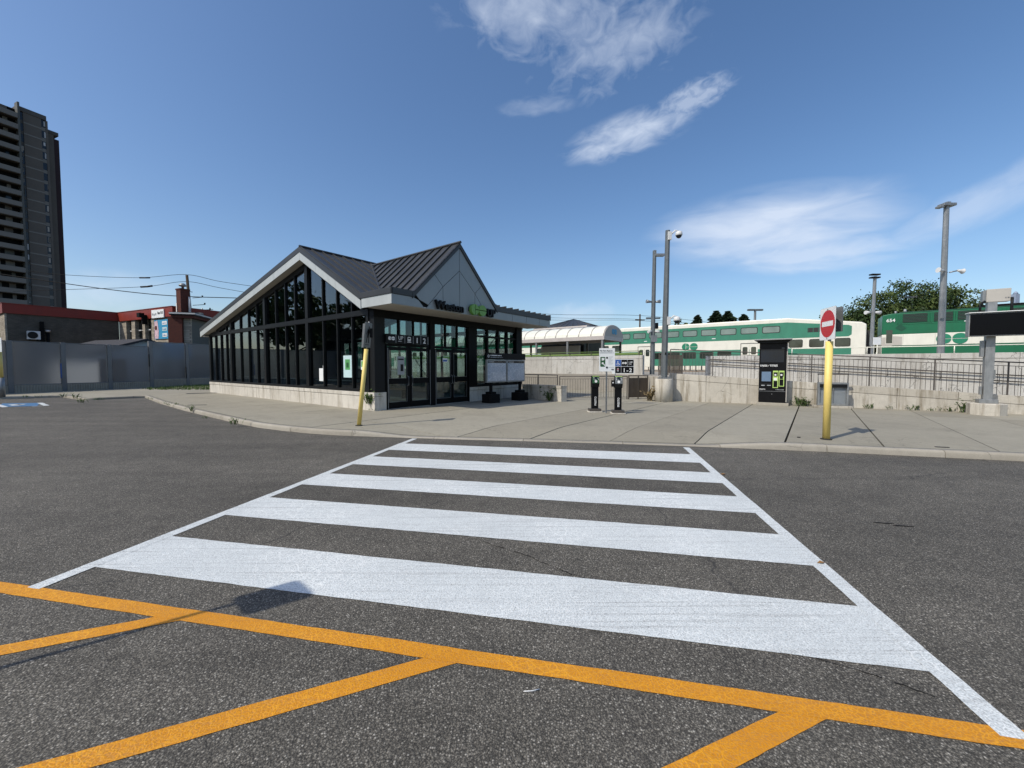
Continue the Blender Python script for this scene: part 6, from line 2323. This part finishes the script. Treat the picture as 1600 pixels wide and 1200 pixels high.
HT = at(90, 187, 107).z
NF = 24
FH = (HT - 1.0) / NF
x_fin, x_w1a, x_w1b, x_w2a, x_w2b = twx(36.5), twx(40), twx(47), twx(74.5), twx(84.5)
MB().box(x_fin - 22, 0, .35, 16, 0, HT - .2).build('body', 'tower_brick', tw)
MB().box(x_w1b, x_w2a, .0, .34, 0, HT - .2).build('brick_panel', 'tower_brick', tw)
MB().box(x_w2b, 0, .0, .34, 0, HT - .2).build('brick_panel', 'tower_brick', tw)
MB().box(x_fin - .12, x_fin + .25, -1.4, .34, 0, HT + 1.3).build('fin_wall', 'siding_grey', tw)
MB().box(x_w1a - .3, .15, -.15, 16, HT - .2, HT + .9).build('roof_band', 'tower_concrete', tw)
MB().box(.16, 2.0, 2.0, 14, 0, HT - 2.4).build('side_bay', 'tower_brick', tw)
MB().box(2.01, 3.3, 3.0, 14, 0, HT - 3.0).build('side_bay', 'maroon', tw)
MB().box(.0, 2.9, 1.9, 14, HT - 2.4, HT - 1.5).build('roof_band', 'tower_concrete', tw)
rt = random.Random(11)
slab = MB().box(x_w1b, x_w2a, -.03, .0, -.14, .14).mesh('floor_band', ['soffit_dim'])
bal = MB().box(x_fin - 22, x_fin - .13, -1.5, -1.36, 0, 1.15).mesh('balcony_front', ['balcony_grey'])
bsl = MB().box(x_fin - 22, x_fin - .13, -1.35, .34, -.12, .02).mesh('balcony_slab', ['tower_concrete'])
wa = MB().box(x_w1a, x_w1b - .02, .15, .30, .5, FH - .35).mesh('window', ['dark_glass_far'])
wb = MB().box(x_w2a + .02, x_w2b - .02, .12, .30, .6, FH - .35).mesh('window', ['dark_glass_far'])
sp1 = MB().box(x_w1a, x_w1b - .02, .10, .30, -.35, .48).mesh('spandrel', ['tower_concrete'])
sp2 = MB().box(x_w2a + .02, x_w2b - .02, .08, .30, -.35, .55).mesh('spandrel', ['balcony_grey'])
for k in range(NF):
    z = 1.0 + k * FH
    for me in (slab, bal, bsl, sp1, sp2):
        o = link(me.name.split('.')[0], me, tw)
        o.location.z = z
    for me, xa_, xb_ in ((wa, x_w1a, x_w1b), (wb, x_w2a, x_w2b)):
        o = link('window', me, tw)
        o.location.z = z
        n = rt.choice((0, 1, 1, 2))
        for q in range(n):
            u = rt.uniform(.1, .6)
            bl = MB().box(xa_ + (xb_ - xa_) * u, xa_ + (xb_ - xa_) * (u + .3), .10, .115, FH * rt.uniform(.25, .5), FH * .80)
            bo = bl.build('blind', rt.choice(['curtain', 'balcony_grey', 'siding_white', 'siding_grey']), o)
    # things on the balconies: dividers, doors
    for q in range(9):
        xx = x_fin - 1.4 - q * 2.3
        mname = rt.choice(['siding_grey', 'black_matte', 'balcony_grey', 'tower_brick', 'dark_glass_far'])
        o = MB().box(xx - rt.uniform(.5, 1.6), xx, .20, .34, z, z + FH - .2).build('balcony_door', mname, tw)
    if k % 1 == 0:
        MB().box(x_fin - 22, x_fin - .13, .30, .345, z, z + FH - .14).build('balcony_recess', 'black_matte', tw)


# ------------------------------------------------------------------ trees
def leaf_tree(name, label, x, y, H, R, ntips, leaf, seed, mats=('leaf_dark', 'leaf_light'), group=None, z0_=0.0, trunk=.35, low=.32, flat=.75, spread=.55, quads=26):
    r = random.Random(seed)
    t = thing(name, label, 'tree', (x, y, z0_), 0, group)
    mb = MB()
    tips = []
    top = H * .62
    mb.tube([(0, 0, 0), (r.uniform(-.2, .2), 0, H * .3), (r.uniform(-.4, .4), r.uniform(-.3, .3), top)], trunk, trunk * .4, n=8)
    for k in range(11):
        a = r.uniform(0, 2 * PI)
        z = H * r.uniform(.25, .55)
        rr = R * r.uniform(.5, .9)
        e = Vector((math.cos(a) * rr, math.sin(a) * rr, z + H * r.uniform(.08, .35)))
        mb.tube([(0, 0, z), e * .5 + Vector((0, 0, z * .5 + .4)), e], trunk * .35, trunk * .08, n=5)
    mb.build('trunk', 'bark', t)
    clumps = []
    cz = H * (1 + low) / 2
    hz_ = H * (1 - low) / 2
    for k in range(ntips):
        while True:
            p = Vector((r.uniform(-1, 1), r.uniform(-1, 1), r.uniform(-1, 1)))
            if .30 < p.length < 1:
                break
        bump = 1 + .16 * math.sin(3.1 * p.x + seed) * math.cos(2.7 * p.y + seed * 2) + .10 * math.sin(5 * p.z + seed)
        clumps.append((Vector((p.x * R * bump, p.y * R * bump, cz + p.z * hz_ * bump)), r.uniform(.55, 1.15) * R * .20))
    crowns = [MB(), MB()]
    for c_, cr_ in clumps:
        tgt = crowns[0] if r.random() < .6 else crowns[1]
        for q in range(quads):
            d = Vector((r.gauss(0, 1), r.gauss(0, 1), r.gauss(0, .7)))
            p = c_ + d * cr_ * spread
            n_ = Vector((r.gauss(0, 1), r.gauss(0, 1), r.gauss(.6, 1))).normalized()
            a_ = n_.orthogonal().normalized()
            b_ = n_.cross(a_)
            s = leaf * r.uniform(.6, 1.3)
            tgt.quad(p - a_ * s, p - b_ * s * .45, p + a_ * s, p + b_ * s * .45)
    for k, m_ in enumerate(mats):
        crowns[k].build('crown', m_, t)
    return t


def conifer(label, x, y, H, R, seed, group=None):
    r = random.Random(seed)
    t = thing('conifer', label, 'tree', (x, y, 0), 0, group)
    MB().tube([(0, 0, 0), (0, 0, H)], .22, .03, n=6).build('trunk', 'bark', t)
    cr = MB()
    for k in range(1500):
        z = H * (.15 + .85 * (k / 1500))
        rr = R * (1 - z / H) ** .75 * r.uniform(.25, 1.08) * (1 + .22 * math.sin(k * .35) + .22 * math.sin(z * 5.0))
        a = r.uniform(0, 2 * PI)
        p = Vector((math.cos(a) * rr, math.sin(a) * rr, z - rr * .15))
        d = Vector((math.cos(a), math.sin(a), -.25)) * R * .13
        s = Vector((-math.sin(a), math.cos(a), 0)) * R * .06
        cr.quad(p - d, p + s, p + d, p - s)
        cr.quad(p - d, p + Vector((0, 0, R * .05)), p + d, p - Vector((0, 0, R * .05)))
    cr.build('crown', 'needle_dark', t)
    return t


tg = 'large leafy trees beyond the locomotive'
for px, Y, H, R, sd_, lab in ((1338, 62, 10.2, 4.6, 21, 'leafy tree at the left end of the clump behind the coach end'),
                             (1378, 60, 12.0, 5.4, 22, 'broad leafy tree behind the slim platform lamp'),
                             (1422, 60, 14.0, 5.8, 23, 'tallest leafy tree of the clump behind the locomotive'),
                             (1462, 58, 12.6, 5.2, 24, 'leafy tree of the clump directly behind the tallest lamp post'),
                             (1490, 60, 9.8, 3.9, 25, 'lower leafy tree at the right end of the clump')):
    leaf_tree('broadleaf_tree', lab, (px - 800) / 620 * Y, Y, H, R, 300, .21, sd_, group=tg, quads=46)
leaf_tree('broadleaf_tree', 'small leafy tree half hidden behind the box on the display board', (1561 - 800) / 620 * 62, 62, 10.3, 2.0, 60, .3, 27, group=tg)
for px, top, Y, R, sd_, lab in ((1088, 493, 80, 1.9, 31, 'small dark conifer above the coach roof, left of the pair'), (1117, 487, 80, 2.5, 32, 'dark conifer forming the left of the pair above the coach roof'),
                               (1135, 487.5, 82, 2.6, 33, 'dark conifer forming the right of the pair above the coach roof'), (1160, 492, 80, 2.2, 34, 'low dark conifer right of the pair above the coach roof')):
    conifer(lab, (px - 800) / 620 * Y, Y, at(px, top, Y).z, R * 2.1, sd_, 'conifers above the coach roof')
leaf_tree('broadleaf_tree', 'low leafy tree top barely above the coach roof beside the conifers', (1064 - 800) / 620 * 85, 85, at(1064, 503, 85).z, 4.5, 60, .4, 35, group='low trees above the coach roof')
leaf_tree('broadleaf_tree', 'tree top showing above the coach roof just left of the no-entry sign', (1277 - 800) / 620 * 75, 75, at(1277, 496, 75).z, 3.0, 60, .3, 36, group='low trees above the coach roof')

# trees and a terrace beyond the fence, left of the view (seen only as reflections in the glazing)
for k, (x, y, H, R, sd_) in enumerate(((-52, 27, 12.5, 5.0, 41), (-58, 14, 12, 5.5, 42), (-54, 2, 13.5, 6, 43), (-66, 22, 13, 6, 44), (-50, -12, 12, 6, 45))):
    leaf_tree('street_tree', 'leafy tree beyond the left end of the fence, ' + ('nearest the brick building', 'second from the brick building', 'tallest, in the middle of its row', 'standing behind its row', 'at the far end of its row')[k], x, y, H, R, 90, .55, sd_, group='trees mirrored in the station glazing')
t = thing('brick_terrace', 'low dark brick terrace beyond the fence, mirrored in the station glazing', 'building', (-60, 26, 0), rad(-78))
MB().box(0, 50, -9, 0, 0, 7.2).build('wall', 'brick_grey', t)
MB().box(-.3, 50.3, -9.3, .3, 7.2, 7.6).build('roof', 'shingle_dark', t)
for k in range(15):
    MB().box(1.5 + k * 3.3, 3.1 + k * 3.3, .0, .04, 4.2, 5.8).build('window', 'dark_glass_far', t)


# ------------------------------------------------------------------ weeds, grass, leaves
def weed(label, x, y, z, h, n, seed, mat='weed_green', spread=.12):
    r = random.Random(seed)
    mb = MB()
    for k in range(n):
        a = r.uniform(0, 2 * PI)
        b0 = Vector((x + r.gauss(0, spread), y + r.gauss(0, spread * .4), z))
        tip = b0 + Vector((math.cos(a) * h * .6, math.sin(a) * h * .4, h * r.uniform(.5, 1)))
        w = Vector((-math.sin(a), math.cos(a), 0)) * h * .07
        mid = (b0 + tip) / 2 + Vector((0, 0, h * .18))
        mb.quad(b0 - w * .4, mid - w, mid + w, b0 + w * .4)
        mb.quad(mid - w, tip, mid + w)
        for q in range(3):
            c_ = b0.lerp(tip, r.uniform(.3, 1)) + Vector((r.gauss(0, h * .1), r.gauss(0, h * .1), r.gauss(0, h * .08) + h * .1))
            s = h * .10
            mb.quad(c_ + Vector((s, 0, 0)), c_ + Vector((0, s, s * .5)), c_ - Vector((s, 0, 0)), c_ - Vector((0, s, s * .3)))
    o = mb.build('weed', mat)
    o['label'] = label
    o['category'] = 'plant'
    o['group'] = 'weeds growing from the pavement joints'
    return o


def on_w1(s, off=-.10):
    p = W1A + W1D * s - W1N * (-off if off < 0 else 0)
    return p


places = [('bushy weed clump between the ticket machine and the information case', 4.9, .35, 26, .20),
          ('small weed at the right foot of the information case', 6.75, .18, 12, .10),
          ('small weed tuft at the wall, first to the right of the information case', 7.3, .15, 8, .08),
          ('weed tuft under the sloping wall, midway to the display board', 7.9, .20, 12, .12),
          ('tiny weed at the wall foot left of the display board', 8.35, .13, 8, .08),
          ('low weeds at the wall foot, just left of the big weed patch', 8.7, .18, 12, .12),
          ('tall ragged weed patch left of the display board footing', 9.25, .38, 30, .16),
          ('dark weed patch touching the display board footing', 9.6, .30, 22, .12),
          ('straggling weeds right of the display board footing', 10.9, .22, 22, .25)]
for i, (lab, s, h, n, spd) in enumerate(places):
    p = W1A + W1D * s - W1N * .10
    weed(lab, p.x, p.y, .12, h, n, 60 + i, spread=spd)
p = G(575, 640, .12)
q = Vector(to_w((-.06, .22)))
weed('leafy green weed climbing from the joint at the station corner plinth', q.x, q.y, .36, .42, 16, 80, spread=.06)
q = Vector(to_w((-.05, .1)))
weed('low weed at the foot of the station corner', q.x, q.y, .12, .1, 8, 81, spread=.08)
weed('tall dry weed beside the concrete lamp base', 6.10, 17.35, .12, .6, 16, 82, 'weed_dry', .10)
q = at(857, 628, 17.6)
weed('green weed growing up the end of the short low wall', 1.62, 17.25, .12, .55, 10, 83, spread=.04)
WL = ['weed tuft where the yellow-edged kerb meets the angled kerb piece', 'largest weed tuft on the angled kerb piece at the left', 'weed tuft at the outer corner of the angled kerb piece',
      'small weed just right of the angled kerb piece', 'weed at the inner corner where the long kerb begins', 'first small weed along the long curving kerb', 'second weed along the long curving kerb, before the metal strip',
      'bushy weed on the kerb in front of the dark metal strip', 'weed on the curving kerb in front of the station base wall', 'tiny weed at the kerb beside the blue parking marking',
      'small weed on the curving kerb between the two bushy ones', 'low weed at the kerb right of the blue parking marking']
for i, (px, py, h) in enumerate(((97, 619, .2), (118, 622, .28), (132, 628, .22), (152, 624, .15), (235, 623, .14), (262, 630, .13), (272, 633, .16), (297, 641, .22), (368, 661, .2), (40, 620, .14), (325, 652, .1), (60, 619, .1))):
    p = G(px, py, .10)
    weed(WL[i], p.x, p.y, .06, h, 10, 90 + i, spread=.10)

r = random.Random(99)
mb = MB()
gpoly = [to_loc(Vector((-19.9, 26.4))), to_loc(Vector((-24.4, 30.6))), to_loc(Vector((-22.6, 33.5))), to_loc(Vector((-16.5, 31)))]
for k in range(2600):
    u, v_ = r.random(), r.random()
    px, py = r.uniform(-25.2, -19.6), r.uniform(25.6, 34)
    lx, ly = to_loc((px, py))
    if ly < LY + .1 and lx > -.8:
        continue
    if lx < -1.6:
        continue
    h = r.uniform(.06, .20)
    a = r.uniform(0, 2 * PI)
    w = .02
    c_ = Vector((px, py, .12))
    d = Vector((math.cos(a), math.sin(a), 0))
    mb.quad(c_ - d * w, c_ + d * w, c_ + Vector((r.gauss(0, .04), r.gauss(0, .04), h)))
mb.build('grass', 'grass_green', None, kind='stuff')
# dead leaves and litter
for i, (px, py, lab) in enumerate(((1283, 881, 'tan dry leaf on the asphalt beside the right crosswalk line'), (1130, 742, 'small dry leaf right of the crosswalk'), (912, 687, 'dry leaf by the dropped kerb'))):
    p = G(px, py)
    s = (.035, .05, .04)[i]
    o = MB().quad((p.x - s, p.y, .006), (p.x, p.y - s * .6, .02), (p.x + s, p.y + s * .2, .008), (p.x + s * .2, p.y + s * .7, .018)).build('dry_leaf', 'dead_leaf')
    o['label'] = lab
    o['category'] = 'leaf'
a, b = G(818, 1082), G(843, 1080)
o = MB().tube([(a.x, a.y, .006), ((a.x + b.x) / 2, (a.y + b.y) / 2 - .006, .010), (b.x, b.y + .006, .006)], .0022, n=5).build('straw', 'white_print')
o['label'] = 'thin white stick lying on the asphalt below the yellow line'
o['category'] = 'litter'
# flush drain lids and dark metal strips set in the pavement
def lid(px, py, w, d, lab, rot=QA):
    p = G(px, py, .12)
    o = MB().box(-w, w, -d, d, -.004, .006).build('cover_plate', 'frame_dark')
    o.location = (p.x, p.y, zs(p.x, p.y) + .004)
    o.rotation_euler = (0, 0, rot)
    o['label'] = lab
    o['category'] = 'cover plate'


lid(308, 633, .32, .05, 'dark metal strip set in the pavement near the kerb at the left', rad(10))
lid(316, 614.5, .7, .25, 'dark drain grate in the pavement near the grass strip', rad(30))
lid(1248, 683.5, .03, .03, 'tiny dark cap in the pavement left of the no-entry post')
lid(1472, 699, .10, .02, 'small dark strip on the kerb at the right', rad(-15))
for i, (px, py) in enumerate(((1381, 817.5), (1412, 822))):
    p = G(px, py)
    o = MB().prism([(-.10, .012), (-.05, .022), (-.01, .008), (.03, .004), (.09, -.016), (.03, -.020), (-.02, -.010), (-.07, .002)], Matrix.Identity(4), .001, .004).build('tar_spot', 'black_matte')
    o.location = (p.x, p.y, 0)
    o['label'] = ('left' if i == 0 else 'right') + ' one of two dark tar spots on the asphalt at the right'
    o['category'] = 'tar spot'
